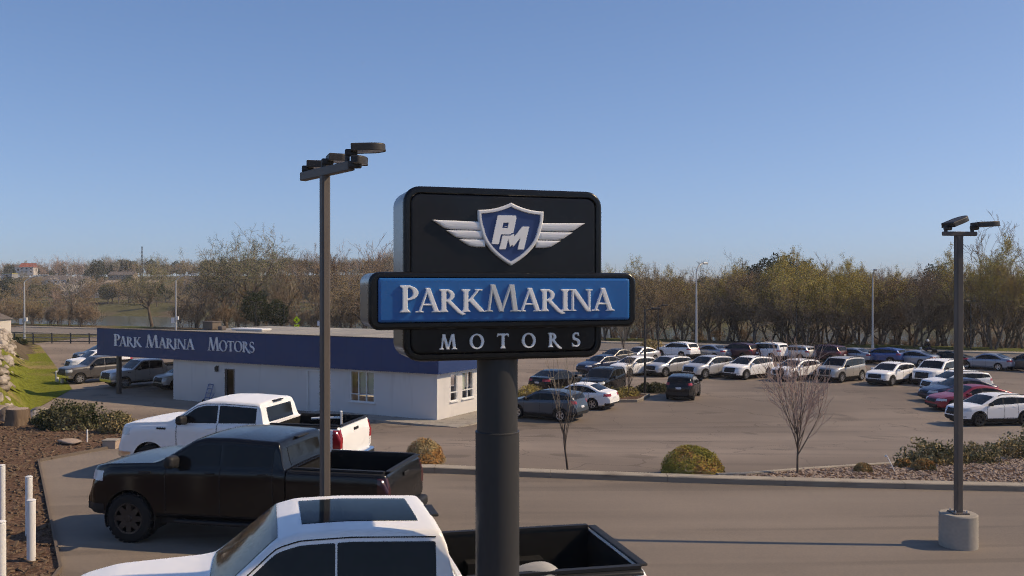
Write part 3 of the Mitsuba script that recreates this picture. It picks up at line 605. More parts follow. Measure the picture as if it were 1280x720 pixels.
part(sv, 'pipe', tube([4.2, 6.5, 4.36], [4.2, 6.5, 4.65], 0.16), 'galvanised', 30, BM); part(sv, 'cowl', lathe([(0, .26), (.3, .12), (.34, .0), (0, .0)], 16).apply_translation([4.2, 6.5, 4.62]), 'galvanised', 30, BM)
ht = thing('hand_truck', 'metal hand truck leaning on the white wall left of the small window', 'hand truck')
r_ = 0.022
part(ht, 'frame', cat([tube([16.55, -.45, .1], [16.55, -.06, 1.15], r_), tube([16.95, -.45, .1], [16.95, -.06, 1.15], r_)] + [tube([16.55, -.45 + .39 * t, .1 + 1.05 * t], [16.95, -.45 + .39 * t, .1 + 1.05 * t], r_) for t in (.25, .5, .75, 1.0)] + [tube([16.55, -.45, .1], [16.4, -.12, .6], r_), tube([16.95, -.45, .1], [17.1, -.12, .6], r_)]), 'paint_blue', False, BM)
part(ht, 'toe_plate', box([16.75, -.58, .05], [.45, .25, .02]), 'galvanised', False, BM)
for x in (16.5, 17.0): part(ht, 'wheel', tube([x - .03, -.42, .13], [x + .03, -.42, .13], .12, k=16), 'rubber', False, BM)

# ---------------------------------------------------------------- lot lights
def lot_light(name, label, x, y, top, arm, heads, base=None, pw=0.15, group=None, lm='lamp_bronze'):
    k = thing(name, label, 'lot light', group); z0 = float(gz(x, y)); zb = z0
    if base: 
        zb = z0 + base[1]
        b = lathe([(0, -0.5), (base[0], -0.5), (base[0], base[1] - 0.02), (base[0] - 0.02, base[1]), (0, base[1])], 40); b.apply_translation([x, y, z0]); part(k, 'base', b, 'concrete', 30)
        part(k, 'base_plate', box([x, y, zb + 0.012], [0.30, 0.30, 0.024]), 'pole_bronze')
        for dx in (-.11, .11):
            for dy in (-.11, .11): part(k, 'bolt', tube([x + dx, y + dy, zb + .024], [x + dx, y + dy, zb + .07], .014, k=6), 'galvanised')
    pole = m3.CrossSection([[(-pw / 2, -pw / 2), (pw / 2, -pw / 2), (pw / 2, pw / 2), (-pw / 2, pw / 2)]]).offset(-.02, m3.JoinType.Round).offset(.02, m3.JoinType.Round).extrude(CZ + top - zb - (0.024 if base else 0))
    a = math.atan2(arm[1], arm[0]); part(k, 'pole', tm(pole.rotate([0, 0, math.degrees(a)]).translate([x, y, zb + (0.024 if base else 0)])), 'pole_bronze', 30)
    L = math.hypot(arm[0], arm[1]); za = CZ + top
    if L > 0.2: part(k, 'crossarm', rbox([x + arm[2], y + arm[3], za + arm[4] / 2], [L, 0.10, arm[4]], 0.012, a), 'pole_bronze')
    for (t, hd, tilt, ln, rise) in heads:
        hx, hy = x + arm[2] + arm[0] * t, y + arm[3] + arm[1] * t; ca, sa = math.cos(hd), math.sin(hd); zt = za + arm[4] + rise
        h = number(f'{k}__lamp_head')
        part(h, 'knuckle', cat([tube([hx, hy, za + arm[4] - .02], [hx, hy, zt], .034), rbox([hx + ca * .05, hy + sa * .05, zt + .01], [.16, .09, .09], .02, hd)]), lm)
        # a rounded shoe box head: square at the back, round at the front
        pl = unary_union([sbox(0, -.17, .3, .17), affinity.scale(Point(.3, 0).buffer(.17, 16), 1.5, 1)])
        body = solid_round(pl.buffer(-.01).buffer(.01), -0.07, 0.075, 0.03, 3); lens = prism(pl.buffer(-.03), 0.012); lens.apply_translation([0, 0, -0.078]); rim = frame_plate(pl.buffer(.006), pl.buffer(-.028), -0.02, 0.012, .004); rim.apply_transform(trimesh.transformations.rotation_matrix(math.pi, [1, 0, 0])); rim.apply_translation([0, 0, -0.074])
        s = ln / .555; R = T(frame_M([hx + ca * .05, hy + sa * .05, zt + .07], [1, 0, 0], [0, 1, 0], [0, 0, 1])) @ T().rotate([0, 0, 1], math.degrees(hd)).rotate([0, 1, 0], -tilt).scale([s, .95, .62])
        part(h, 'housing', body, lm, 35, R); part(h, 'lens', lens, 'lamp_lens', False, R); part(h, 'rim', rim, lm, False, R)
    return k
lot_light('lot_light', 'tall bronze lot light before the black pickup with four lamp heads on a slanted arm', -2.53, 11.9, 1.49, (0.90, -1.16, 0.02, -0.02, 0.12),
          [(-0.47, 0.10, 0, 0.34, 0.04), (-0.05, 0.35, 0, .30, .07), (0.42, 0.14, 3, .44, .11), (0.50, -0.2, -2, .15, -.06)], pw=0.118)
lot_light('lot_light', 'bronze lot light on a round concrete base at the right, two tilted lamp heads', 8.84, 17.42, 1.0, (0.70, 0.10, 0.02, 0.0, 0.085),
          [(-0.42, 0.35, 19, .50, .06), (0.38, 0.05, 3, .50, .07)], base=(0.355, 0.66), pw=0.135)

# cobra-head street lights
def street_light(label, x, y, h, reach, hd, group='pale street lights along the river road', arm=0.9, bsdf='galvanised', box_=False):
    k = thing('street_light', label, 'street light', group); z = float(gz(x, y)); ca, sa = math.cos(hd), math.sin(hd)
    part(k, 'pole', tube([x, y, z - .3], [x, y, z + h], .13, .075, 12), bsdf, 30); part(k, 'base', tube([x, y, z - .2], [x, y, z + .5], .2, .17, 12), bsdf, 30)
    A = bez((0, h - .05), (reach * .25, h + arm * .85), (reach, h + arm), 8)
    P = np.column_stack([x + A[:, 0] * ca, y + A[:, 0] * sa, z + A[:, 1]]); n = len(P)
    part(k, 'arm', tubes(P[:-1], P[1:], np.full(n - 1, .07), np.full(n - 1, .065), 8), bsdf, True)
    e = P[-1]; part(k, 'lamp_head', rbox([e[0] + ca * .3, e[1] + sa * .3, e[2] + .02], [.85, .32, .17], .06, hd), bsdf, 30); part(k, 'lens', rbox([e[0] + ca * .38, e[1] + sa * .38, e[2] - .08], [.5, .24, .06], .02, hd), 'lamp_lens', 30)
    if box_: part(k, 'control_box', cat([box([x - .35, y - .2, z + 2.6], [.42, .3, .75]), box([x + .30, y - .2, z + 2.9], [.36, .3, .5])]), 'white_plastic')

# ---------------------------------------------------------------- vehicles
# local space of a vehicle: x forward, y to its left, z up, origin on the ground under its middle; s runs from the front bumper backwards
def ease(P, s, sig=0.05):
    P = np.array(P, float); a = np.arange(-0.6, P[-1, 0] + 0.6, 0.01); v = np.interp(a, P[:, 0], P[:, 1])
    k = np.exp(-0.5 * (np.arange(-30, 31) * 0.01 / sig) ** 2); k /= k.sum()
    return np.interp(s, a, np.convolve(np.pad(v, 30, mode='edge'), k, 'valid'))
class Body:
    def __init__(b, d):
        b.d = d; L = b.L = d['top'][-1][0]
        br = sorted({round(float(x), 3) for k in ('top', 'belt', 'bot', 'hw') for x, _ in d[k]} | {round(x, 3) for x in np.linspace(0, L, d.get('n', 46))} | {round(x + e, 3) for x, _ in d['top'] for e in (-.05, .05) if 0 < x + e < L} | {.02, L - .02, .05, L - .05})
        s = [br[0]]
        for x in br[1:]:
            if x - s[-1] > 0.012: s.append(x)
        b.s = np.array(s); sg = d.get('sig', .045)
        b.top, b.belt, b.bot, b.hw = (lambda s, k=k, g=g: ease(d[k], s, g) for k, g in (('top', sg), ('belt', .08), ('bot', .05), ('hw', .07)))
        V0, V1 = b.mesh(0.0), b.mesh(d.get('skin', 0.007)); ring = len(b.sec(1.0)); n = len(b.s); F = []
        for i in range(n - 1):
            for j in range(ring):
                a, c = i * ring + j, i * ring + (j + 1) % ring; F += [[a, c, c + ring], [a, c + ring, a + ring]]
        for i in range(1, ring - 1): F += [[0, i + 1, i], [(n - 1) * ring, (n - 1) * ring + i, (n - 1) * ring + i + 1]]
        F = np.array(F)[:, ::-1]
        b.solid, b.out = man(V0, F), man(V1, F)
        if b.solid.volume() < 0: b.solid, b.out = man(V0, F[:, ::-1]), man(V1, F[:, ::-1])
        b.cut = m3.Manifold()
        for sw in (d['fo'], d['fo'] + d['wb']):
            R = d['R'] * d.get('arch', 1.13)
            for y in (-1, 1):
                w = float(b.hw(np.array([sw]))[0]); c = tm(m3.Manifold.cylinder(0.62, R, R, 40)); c.apply_transform(trimesh.transformations.rotation_matrix(math.pi / 2, [1, 0, 0]))
                c.apply_translation([L / 2 - sw, y * w + 0.31, d['R'] * 1.0]); b.cut = b.cut + man(c.vertices, c.faces)
    def wg(b, s, z):
        """half width of the upper body at height z"""
        s = np.asarray(s, float); zs = np.minimum(b.belt(s), b.top(s) - .015); return b.hw(s) - .05 - b.d.get('tum', .30) * np.maximum(0, z - zs)
    def sec(b, s, out=0.0):
        sa = np.array([s]); w, zb, zt = float(b.hw(sa)[0]), float(b.bot(sa)[0]), float(b.top(sa)[0]); zs = min(float(b.belt(sa)[0]), zt - .015); zs = max(zs, zb + .06)
        zt = max(zt, zs + .015); g = zt - zs; wr = w - .05 - b.d.get('tum', .30) * g; r = min(.13, .5 * g); cr = b.d.get('crown', .035)
        h = zs - zb; flare = b.d.get('waist', .02)
        P = [(0, zb), (w - .16, zb), (w - .05, zb + min(.04, .1 * h)), (w - .012, zb + .16 * h), (w - flare * .6, zb + .36 * h), (w - flare * .2, zb + .56 * h), (w, zb + .78 * h), (w - .006, zb + .88 * h), (w - .022, zb + .965 * h), (w - .05, zs)]
        P += [(w - .05 - b.d.get('tum', .30) * (g - r) * .5, zs + (g - r) * .5), (wr + b.d.get('tum', .30) * r, zt - r)]
        for a in (30, 60): P.append((wr - r * .55 + (r * .55 + b.d.get('tum', .30) * r) * math.cos(math.radians(a)), zt - r + r * math.sin(math.radians(a))))
        P += [(wr - r * .6, zt), (wr * .45, zt + cr * .8), (0, zt + cr)]
        P = np.array(P); P[:, 0] = np.maximum(P[:, 0], 0)
        return np.vstack([P, (P[1:-1] * [-1, 1])[::-1]])
    def mesh(b, out):
        R = [b.sec(x) for x in b.s]; n = len(R[0]); V = np.stack([np.column_stack([np.full(n, b.L / 2 - x), r]) for x, r in zip(b.s, R)])
        if out:
            du = np.gradient(V, axis=0); dv = np.roll(V, -1, 1) - np.roll(V, 1, 1); N = np.cross(du, dv); N /= np.linalg.norm(N, axis=2, keepdims=True) + 1e-9
            mid = V.mean(1, keepdims=True); 
            if (N * (V - mid)).sum() < 0: N = -N
            V = V + N * out; V[0, :, 0] += out; V[-1, :, 0] -= out
        return V.reshape(-1, 3)
    # regions
    def side(b, pts, y0=.25, y1=2.0):
        """side view outline (s, z) pushed through both flanks"""
        P = Polygon([(b.L / 2 - s, z) for s, z in pts]).buffer(0); r = m3.Manifold()
        for g in getattr(P, 'geoms', [P]):
            if g.geom_type != 'Polygon' or g.area < 1e-4: continue
            g = __import__('shapely').geometry.polygon.orient(g); e = m3.CrossSection([list(map(tuple, np.array(g.exterior.coords)[:-1]))]).extrude(y1 - y0).rotate([90, 0, 0])
            r = r + e.translate([0, y1, 0]) + e.translate([0, -y0, 0])
        return r
    def plan(b, pts, z0=.2, z1=3.0):
        """plan outline (s, half width) mirrored, pushed upwards"""
        P = [(b.L / 2 - s, w) for s, w in pts] + [(b.L / 2 - s, -w) for s, w in pts[::-1]]; g = Polygon(P).buffer(0); g = __import__('shapely').geometry.polygon.orient(g)
        return m3.CrossSection([list(map(tuple, np.array(g.exterior.coords)[:-1]))]).extrude(z1 - z0).translate([0, 0, z0])
    def bx(b, s0, s1, y0, y1, z0, z1, both=True):
        c = m3.Manifold.cube([s1 - s0, y1 - y0, z1 - z0]).translate([b.L / 2 - s1, y0, z0])
        if both: c = c + m3.Manifold.cube([s1 - s0, y1 - y0, z1 - z0]).translate([b.L / 2 - s1, -y1, z0])
        return c
    def skin(b, region, uncut=False):
        m = (b.out ^ region) - b.solid
        if not uncut: m = m - b.cut
        return tm(m)

def wheel_meshes(kind):
    t = lathe([(.215, -.115), (.30, -.118), (.335, -.105), (.35, -.07), (.35, .07), (.335, .105), (.30, .118), (.215, .115)], 36)
    if kind == 'off':
        k = [t]
        for i in range(30):
            a = i * 2 * math.pi / 30
            for z in (-.06, .06): k.append(tm(trimesh.Trimesh(*(lambda m: (m.vertices, m.faces))(box([.352, 0, z], [.02, .045, .085], 0)))).apply_transform(trimesh.transformations.rotation_matrix(a + (.1 if z > 0 else 0), [0, 0, 1])))
        t = cat(k)
    dish = lathe([(0, .045), (.205, .02), (.205, .10), (.222, .112), (.222, .0), (0, .0)], 36)
    rim = lathe([(.196, .06), (.200, .113), (.224, .116), (.226, .06)], 36)
    sp = []
    n = {'five': 5, 'six': 6, 'off': 8}[kind]
    for i in range(n):
        a = i * 2 * math.pi / n
        for d in ((-.09, .09) if kind == 'five' else (0,)):
            w = .028 if kind == 'five' else .045
            q = m3.Manifold.hull_points(np.array([[.03, -w * 1.2, .075], [.03, w * 1.2, .075], [.205, -w * .8, .10], [.205, w * .8, .10], [.03, -w * 1.2, .105], [.03, w * 1.2, .105], [.205, -w * .7, .112], [.205, w * .7, .112]], float))
            sp.append(tm(q).apply_transform(trimesh.transformations.rotation_matrix(a + d, [0, 0, 1])))
    hub = lathe([(0, .116), (.045, .114), (.055, .10), (.055, .06), (0, .06)], 16)
    R = trimesh.transformations.rotation_matrix(-math.pi / 2, [1, 0, 0])
    return [mikit.ply(m.apply_transform(R), None, 35) for m in (t, dish, cat([rim] + sp + [hub]))]
WHEELS = {k: wheel_meshes(k) for k in ('five', 'six', 'off')}

def build(d):
    """all meshes of one vehicle type: [(part, shape dict, material role)]"""
    b = Body(d); L = b.L; out = []
    def add(n, m, role, smooth=28, halves=False):
        m = tm(m)
        if halves and len(m.faces):
            side_of = m.triangles_center[:, 1] > 0
            for k in (side_of, ~side_of):
                if k.any(): out.append((n, mikit.ply(m.submesh([np.nonzero(k)[0]], append=True, repair=False), None, smooth), role))
        elif len(m.faces): out.append((n, mikit.ply(m, None, smooth), role))
    body = b.solid - b.cut
    pick = d.get('bed')
    if pick:
        q0, q1, yb, fl = pick; rail = float(b.top(np.array([(q0 + q1) / 2]))[0])
        body = body - b.bx(q0, q1, -yb, yb, fl, 3, False) - b.bx(q0 - .075, q0 - .05, -2, 2, .45, 3, False)
    add('body', body, 'paint')
    sA = np.array(d['glass'])                                           # cowl, roof front, roof rear, backlight foot
    cowl, rf, rr, bl = d['glass']
    # side glass
    ss = np.linspace(d['sg'][0], d['sg'][1], 40); lo = b.belt(ss) + .035; hi = np.minimum(b.top(ss) - .115, d.get('sgtop', 9))
    ok = hi > lo + .02; ss, lo, hi = ss[ok], lo[ok], hi[ok]; poly = Polygon(list(zip(ss, lo)) + list(zip(ss[::-1], hi[::-1]))).buffer(0)
    cuts = unary_union([Polygon([(p - w / 2, 0), (p + w / 2, 0), (p + w / 2 + k, 3), (p - w / 2 + k, 3)]) for p, w, k in d['pillars']])
    for g in getattr(poly.difference(cuts), 'geoms', [poly]):
        g = g.buffer(-.02).buffer(.02)
        if g.area > .01: add('side_window', b.skin(b.side(list(g.exterior.coords)[:-1])), 'glass', 28, True)
    pil = poly.intersection(cuts)
    for g in getattr(pil, 'geoms', [pil]):
        if g.geom_type == 'Polygon' and g.area > .004 and not pick: add('window_pillar', b.skin(b.side(list(g.exterior.coords)[:-1])), 'trim', 28, True)
    if pick:                                                            # the dark line of the drip channel over the doors
        line = LineString([(a, c + .045) for a, c in zip(ss, hi)]).buffer(.006); add('roof_channel', b.skin(b.side(list(line.exterior.coords)[:-1])), 'seam', False, True)
    # windscreen and rear window
    q = np.linspace(cowl + .05, rf - .03, 7); add('windscreen', b.skin(b.plan([(x, float(b.wg(x, b.top(np.array([x]))[0]) - .115)) for x in q], d['zg'])), 'glass')
    if pick: add('rear_window', b.skin(b.bx(bl - .25, bl + .06, -.66, .66, d['rw'][0], d['rw'][1], False)), 'glass')
    else:
        q = np.linspace(rr + .06, bl - .04, 7); add('rear_window', b.skin(b.plan([(x, float(b.wg(x, b.top(np.array([x]))[0]) - .13)) for x in q], d['zg'])), 'glass')
    if d.get('sunroof'): add('sunroof', b.skin(b.plan([(d['sunroof'][0], d['sunroof'][2]), (d['sunroof'][1], d['sunroof'][2])], 1.2)), 'sunglass')
    # lamps, grille, bumpers
    for n, (s0, s1, y0, y1, z0, z1), role in d['boxes']:
        both = y0 > 0
        add(n, b.skin(b.bx(s0, s1, y0, y1, z0, z1, both) if both else b.bx(s0, s1, -y1, y1, z0, z1, False)), role, 28, both)
    # lower cladding, wheel arch lips
    if d.get('clad'):
        z = d['clad']; ring = m3.Manifold()
        for sw in (d['fo'], d['fo'] + d['wb']):
            R = d['R'] * d.get('arch', 1.13); P = [(sw + (R + .055) * math.cos(a), d['R'] + (R + .055) * math.sin(a)) for a in np.linspace(0, 2 * math.pi, 32)]
            ring = ring + b.side(P)
        add('cladding', b.skin(b.bx(-.1, L + .1, -2, 2, .05, z, False) + ring), 'trim')
    liner = []
    for sw in (d['fo'], d['fo'] + d['wb']):
        R = d['R'] * d.get('arch', 1.13)
        for y in (-1, 1):
            w = float(b.hw(np.array([sw]))[0]); h = tm(m3.Manifold.cylinder(.42, R + .004, R + .004, 32) - m3.Manifold.cylinder(.40, R - .012, R - .012, 32).translate([0, 0, -.001 if y > 0 else .021]))
            h.apply_transform(trimesh.transformations.rotation_matrix(math.pi / 2, [1, 0, 0])); h.apply_translation([L / 2 - sw, y * (w - .24) + .21, d['R']])
            h = man(h.vertices, h.faces) ^ m3.Manifold.cube([9, 9, 3]).translate([-4.5, -4.5, d['R'] * .55]); liner.append(tm(h))
    [add('wheel_arch', m, 'trim') for m in liner]
    under = b.bx(.35, L - .35, -(d['W'] / 2 - .2), d['W'] / 2 - .2, d['bot'][2][1] - .10, d['bot'][2][1] + .02, False) - b.cut; add('underbody', under, 'trim')
    # door seams
    z0 = d.get('sill', .34); seam = unary_union([LineString([(s, z0), (s + k * .02, float(b.belt(np.array([s]))[0]) + .02)]).buffer(.007) for s, k in d['seams']] + [LineString([(d['seams'][0][0], z0), (d['seams'][-1][0], z0)]).buffer(.006)])
    add('door_seam', cat([b.skin(b.side(list(g.exterior.coords)[:-1])) for g in getattr(seam, 'geoms', [seam])]), 'seam', False, True)
    for s in d['handles']:
        z = float(b.belt(np.array([s]))[0]) - .10; w = float(b.hw(np.array([s]))[0])
        for y in (-1, 1): add('door_handle', rbox([L / 2 - s, y * (w - .002), z], [.20, .035, .032], .012, n=6), d.get('handle', 'paint'))
    ms = d['mirror']; w = float(b.hw(np.array([ms]))[0]); zb = float(b.belt(np.array([ms]))[0])
    for y in (-1, 1):
        k = d.get('mk', 1.0); add('mirror', cat([rbox([L / 2 - ms, y * (w + .10 * k), zb + .10 * k], [.15 * k, .23 * k, .17 * k], .05 * k), rbox([L / 2 - ms - .01, y * (w - .02), zb + .03], [.08, .16, .06], .02)]), d.get('mirror_role', 'paint'))
    if d.get('rails'):
        s0, s1 = d['rails']; xs = np.linspace(s0, s1, 8); zz = b.top(xs) + .035; zz[0] -= .04; zz[-1] -= .04; yy = b.wg(xs, b.top(xs)) - .03
        for y in (-1, 1): P = np.column_stack([L / 2 - xs, y * yy, zz]); add('roof_rail', tubes(P[:-1], P[1:], np.full(7, .02), np.full(7, .02), 8), d.get('rail_role', 'trim'), True)
    if pick:
        inner = b.bx(q0 + .012, q1 - .012, -yb + .012, yb - .012, fl + .012, 3, False); full = b.bx(q0, q1, -yb, yb, fl, rail - .02, False); wells = m3.Manifold()
        for y in (-1, 1): wells = wells + m3.Manifold.cube([1.0, .2, .24]).translate([L / 2 - d['fo'] - d['wb'] - .5, (yb - .2) if y > 0 else -yb, fl])
        ribs = m3.Manifold()
        for y in np.arange(-yb + .25, yb - .2, .16): ribs = ribs + m3.Manifold.cube([q1 - q0 - .1, .07, .022]).translate([L / 2 - q1 + .05, float(y), fl])
        add('bed_liner', (full - inner) + wells + ribs, 'liner', False)
        cap = (b.bx(q0, q1, yb - .01, 2, rail - .035, 3) ^ b.out) - b.bx(q0 - .1, q1 + .0, -yb + .008, yb - .008, fl, 3, False)
        add('bed_rail', (cap + b.bx(q0 + .02, q1 - .01, yb - .02, yb + .055, rail + .015, rail + .052)), d.get('rail_cap', 'trim'), False, True)
        add('tailgate', (b.bx(q1 + .02, L + .1, -(yb + .015), yb + .015, d['tg'], rail + .05, False) ^ b.out) - b.solid, 'paint')
        seam_t = b.bx(q1 + .05, L + .1, yb + .012, yb + .03, d['tg'], rail + .03) ; add('tailgate_seam', (seam_t ^ b.out) - b.solid, 'seam', False)
        if d.get('tg_cap', True): add('tailgate_cap', rbox([L / 2 - q1 - .045, 0, rail + .035], [.11, 2 * yb - .02, .03], .012), 'trim')
        add('tailgate_handle', rbox([L / 2 - L - .004, 0, rail - .14], [.03, .26, .07], .012), 'trim')
    for n, c, s, role in d.get('extra', ()): add(n, rbox([L / 2 - c[0], c[1], c[2]], s, min(s) * .3, n=8), role)
    return dict(b=b, out=out, d=d)

def SUV(L=4.9, W=1.96, H=1.76, wb=2.9, R=.37, boxy=0.0, clad=.36, hood=1.06, cargo=1, fo=.95, slope=0.0, rails=True):
    k = L / 4.9; hb = boxy
    return dict(W=W, wb=wb, fo=fo, R=R, clad=clad, sill=.42, tum=.27 - .1 * hb,
        top=[(0, .60), (.05, .78), (.16, hood - .10 + .06 * hb), (.5, hood - .01), (1.18 * k, hood + .05), ((2.12 - .28 * hb) * k, H - .10), (2.45 * k, H - .02), (3.1 * k, H), (4.1 * k, H - .035 - .05 * slope), ((4.52 + .1 * hb - .12 * slope) * k, H - .10 - .04 * slope), ((4.76 + .05 * hb) * k, 1.12), ((4.86) * k, .95), (4.9 * k, .62)],
        belt=[(0, .55), (.12, .82), (.5, hood - .08), (1.2 * k, hood + .01), (3.0 * k, hood + .07), (4.5 * k, hood + .16), (4.75 * k, 1.04), (4.9 * k, .60)],
        bot=[(0, .34), (.12, .26), (.5, .23), (L - .6, .25), (L, .40)],
        hw=[(0, .60), (.08, .74), (.3, .86), (.75, W / 2 - .02), (1.2, W / 2), (L - .8, W / 2), (L - .25, W / 2 - .07), (L, W / 2 - .22)],
        glass=(1.18 * k, (2.16 - .28 * hb) * k, (4.50 + .1 * hb - .12 * slope) * k, 4.76 * k), zg=hood + .09, sg=(1.3 * k, 4.55 * k), pillars=[(2.52 * k, .09, 0), (3.42 * k, .09, .0), (4.02 * k, .13, -.08 if not boxy else 0)],
        seams=[(1.45 * k, 0), (2.52 * k, 0), (3.45 * k, -2)], handles=[2.30 * k, 3.2 * k], mirror=1.62 * k, mirror_role='trim' if boxy else 'paint',
        rails=(2.25 * k, 4.25 * k) if rails else None,
        boxes=[('headlight', (-.1, .45, .52, 1.2, hood - .24, hood - .10), 'clear'), ('grille', (-.1, .3, 0, .50, .56, hood - .14), 'trim'), ('lower_grille', (-.1, .3, 0, .66, .30, .50), 'trim'), ('fog_lamp', (-.1, .35, .62, .80, .46, .55), 'clear'),
               ('tail_light', (L - .36, L + .1, .58, 1.2, .98, 1.14), 'red'), ('number_plate', (L - .2, L + .1, 0, .17, .74, .86), 'plate'), ('rear_bumper', (L - .5, L + .1, 0, 1.2, .30, .56), 'trim')])
def SEDAN(L=4.75, W=1.83, H=1.45, wb=2.78, R=.335, coupe=0.0, fast=0.0):
    k = L / 4.75
    return dict(W=W, wb=wb, fo=.92, R=R, clad=None, sill=.30, tum=.42, crown=.03,
        top=[(0, .48), (.05, .62), (.2, .74), (.6, .84), (1.35 * k, .95), (2.15 * k, H - .07), (2.5 * k, H - .01), (2.9 * k, H), (3.4 * k, H - .06), ((4.12 + .25 * fast) * k, 1.08), (4.6 * k, 1.03 - .02 * fast), (4.71 * k, .92), (4.75 * k, .60)],
        belt=[(0, .44), (.15, .66), (.6, .80), (1.35 * k, .89), (3.9 * k, .97), (4.6 * k, .95), (4.75 * k, .58)],
        bot=[(0, .28), (.12, .20), (.5, .18), (L - .6, .20), (L, .34)],
        hw=[(0, .52), (.08, .68), (.3, .80), (.75, W / 2 - .02), (1.2, W / 2), (L - .8, W / 2), (L - .25, W / 2 - .08), (L, W / 2 - .25)],
        glass=(1.35 * k, 2.2 * k, 3.35 * k, (4.1 + .25 * fast) * k), zg=.98, sg=(1.4 * k, 4.15 * k), pillars=[((2.62 + .4 * coupe) * k, .07, 0)] + ([] if coupe else [(3.52 * k, .06, -.05)]),
        seams=[(1.5 * k, 0), ((2.62 + .4 * coupe) * k, 0)] + ([] if coupe else [(3.5 * k, -2)]), handles=[(2.42 + .4 * coupe) * k] + ([] if coupe else [3.35 * k]), mirror=1.72 * k, rails=None,
        boxes=[('headlight', (-.1, .5, .46, 1.2, .60, .73), 'clear'), ('grille', (-.1, .3, 0, .44, .50, .68), 'trim'), ('lower_grille', (-.1, .3, 0, .60, .24, .40), 'trim'),
               ('tail_light', (L - .35, L + .1, .42, 1.2, .80, .95), 'red'), ('number_plate', (L - .2, L + .1, 0, .17, .66, .78), 'plate'), ('rear_bumper', (L - .3, L + .1, 0, 1.2, .26, .42), 'trim')])
def HATCH(L=4.3, W=1.79, H=1.55, R=.325):
    d = SUV(L, W, H, 2.62, R, 0, None, .96, fo=.86, slope=.6, rails=False); d['sill'] = .32; d['bot'] = [(0, .28), (.12, .21), (.5, .19), (L - .6, .21), (L, .34)]
    return d
def PICKUP(L=5.9, H=1.93, R=.40, lift=0.0, cab=0, bedl=None, white_bed=False, hood=1.20, W=2.03, sunroof=None, rake=0.0, pw=.05, rail=1.42):
    c1 = 3.92 + cab; l = lift
    d = dict(W=W, wb=3.72 + (L - 5.9) * .9, fo=.96, R=R, arch=1.17, clad=None, sill=.52 + l, tum=.22, waist=.03, crown=.025, sig=.03,
        top=[(0, .72), (.04, .98), (.10, hood - .06), (.5, hood + .02), (1.42, hood + .07), (1.56 + rake, hood + .10), (2.22 + rake, H - .07), (2.45 + rake, H - .01), (3.0, H), (c1 - .12, H - .04), (c1 - .03, H - .12), (c1 + .03, rail), (c1 + .12, rail), (L - .07, rail), (L - .02, rail - .05), (L, rail - .4)],
        belt=[(0, .70), (.08, .98), (.5, hood - .05), (1.42, hood + .0), (2.0, hood + .02), (c1 - .1, hood + .06), (c1 + .15, rail - .03), (L - .05, rail - .03), (L, rail - .42)],
        bot=[(0, .48), (.12, .42), (.5, .40), (L - .5, .46), (L - .12, .62), (L, .66)],
        hw=[(0, .86), (.06, .93), (.2, W / 2 - .02), (.6, W / 2), (L - .1, W / 2), (L, W / 2 - .02)],
        glass=(1.50 + rake * .6, 2.26 + rake, c1 - .1, c1 + .02), zg=hood + .12, rw=(rail + .04, H - .16), sg=(1.66 + rake * .6, c1 - .16), pillars=[(2.78 + cab * .5, pw, 0)],
        seams=[(1.72, 0), (2.78 + cab * .5, 0), (c1 - .12, -2)], handles=[2.58 + cab * .5, c1 - .34], handle='paint', mirror=1.95 + rake * .5, mk=1.3, mirror_role='trim',
        bed=(c1 + .17, L - .10, W / 2 - .17, .80), tg=.74, sunroof=sunroof,
        boxes=[('headlight', (-.1, .40, .60, 1.2, hood - .30, hood - .12), 'clear'), ('grille', (-.1, .2, 0, .62, .68, hood - .10), 'grille'), ('front_bumper', (-.1, .42, 0, 1.2, .44, .64), 'bumper'), ('tail_light', (L - .19, L + .1, W / 2 - .15, 1.2, rail - .50, rail - .06), 'red')],
        extra=[('rear_bumper', (L + .03, 0, .56), [.20, W - .08, .20], 'bumper'), ('number_plate', (L + .138, 0, .58), [.012, .30, .15], 'plate'), ('brake_lamp', (c1 - .06, 0, H - .045), [.10, .46, .03], 'trim'), ('fuel_flap', (c1 + .75, W / 2 - .004, 1.12), [.17, .02, .17], 'paint'), ('fender_badge', (1.30, W / 2 - .002, hood - .10), [.26, .02, .05], 'trim'), ('tow_hitch', (L + .08, .0, .42), [.14, .10, .10], 'trim'), ('running_board', (2.85, W / 2 - .06, .40), [1.9, .14, .06], 'trim'), ('running_board', (2.85, -(W / 2 - .06), .40), [1.9, .14, .06], 'trim')])
    if l:
        for k in ('top', 'belt', 'bot'): d[k] = [(s, z + l) for s, z in d[k]]
        d['rw'] = (d['rw'][0] + l, d['rw'][1] + l); d['zg'] += l; d['bed'] = (*d['bed'][:3], d['bed'][3] + l); d['tg'] += l
        d['boxes'] = [(n, (*b[:4], b[4] + l, b[5] + l), r) for n, b, r in d['boxes']]; d['extra'] = [(n, (c[0], c[1], c[2] + l), s, r) for n, c, s, r in d['extra']]
    return d
TYPE = {}
def vtype(n, d, wheel='five'): TYPE[n] = build(d); TYPE[n]['wheel'] = wheel
vtype('suv', SUV(H=1.71, slope=.6)); vtype('big_suv', SUV(5.2, 2.03, 1.83, 3.05, .39, .8, .40, 1.14)); vtype('boxy', SUV(4.75, 1.94, 1.83, 2.85, .38, 1.0, .42, 1.12)); vtype('crossover', SUV(4.45, 1.86, 1.59, 2.65, .36, .15, .40, 1.02, fo=.88, slope=.4))
vtype('wagon', SUV(4.85, 1.88, 1.60, 2.78, .36, .0, .42, 1.0, slope=.8)); vtype('sedan', SEDAN()); vtype('fastback', SEDAN(4.9, 1.86, 1.44, fast=1.0)); vtype('coupe', SEDAN(5.0, 1.92, 1.46, 2.95, .36, coupe=1.0)); vtype('hatch', HATCH()); vtype('pickup', PICKUP(5.9, 1.92), 'six')
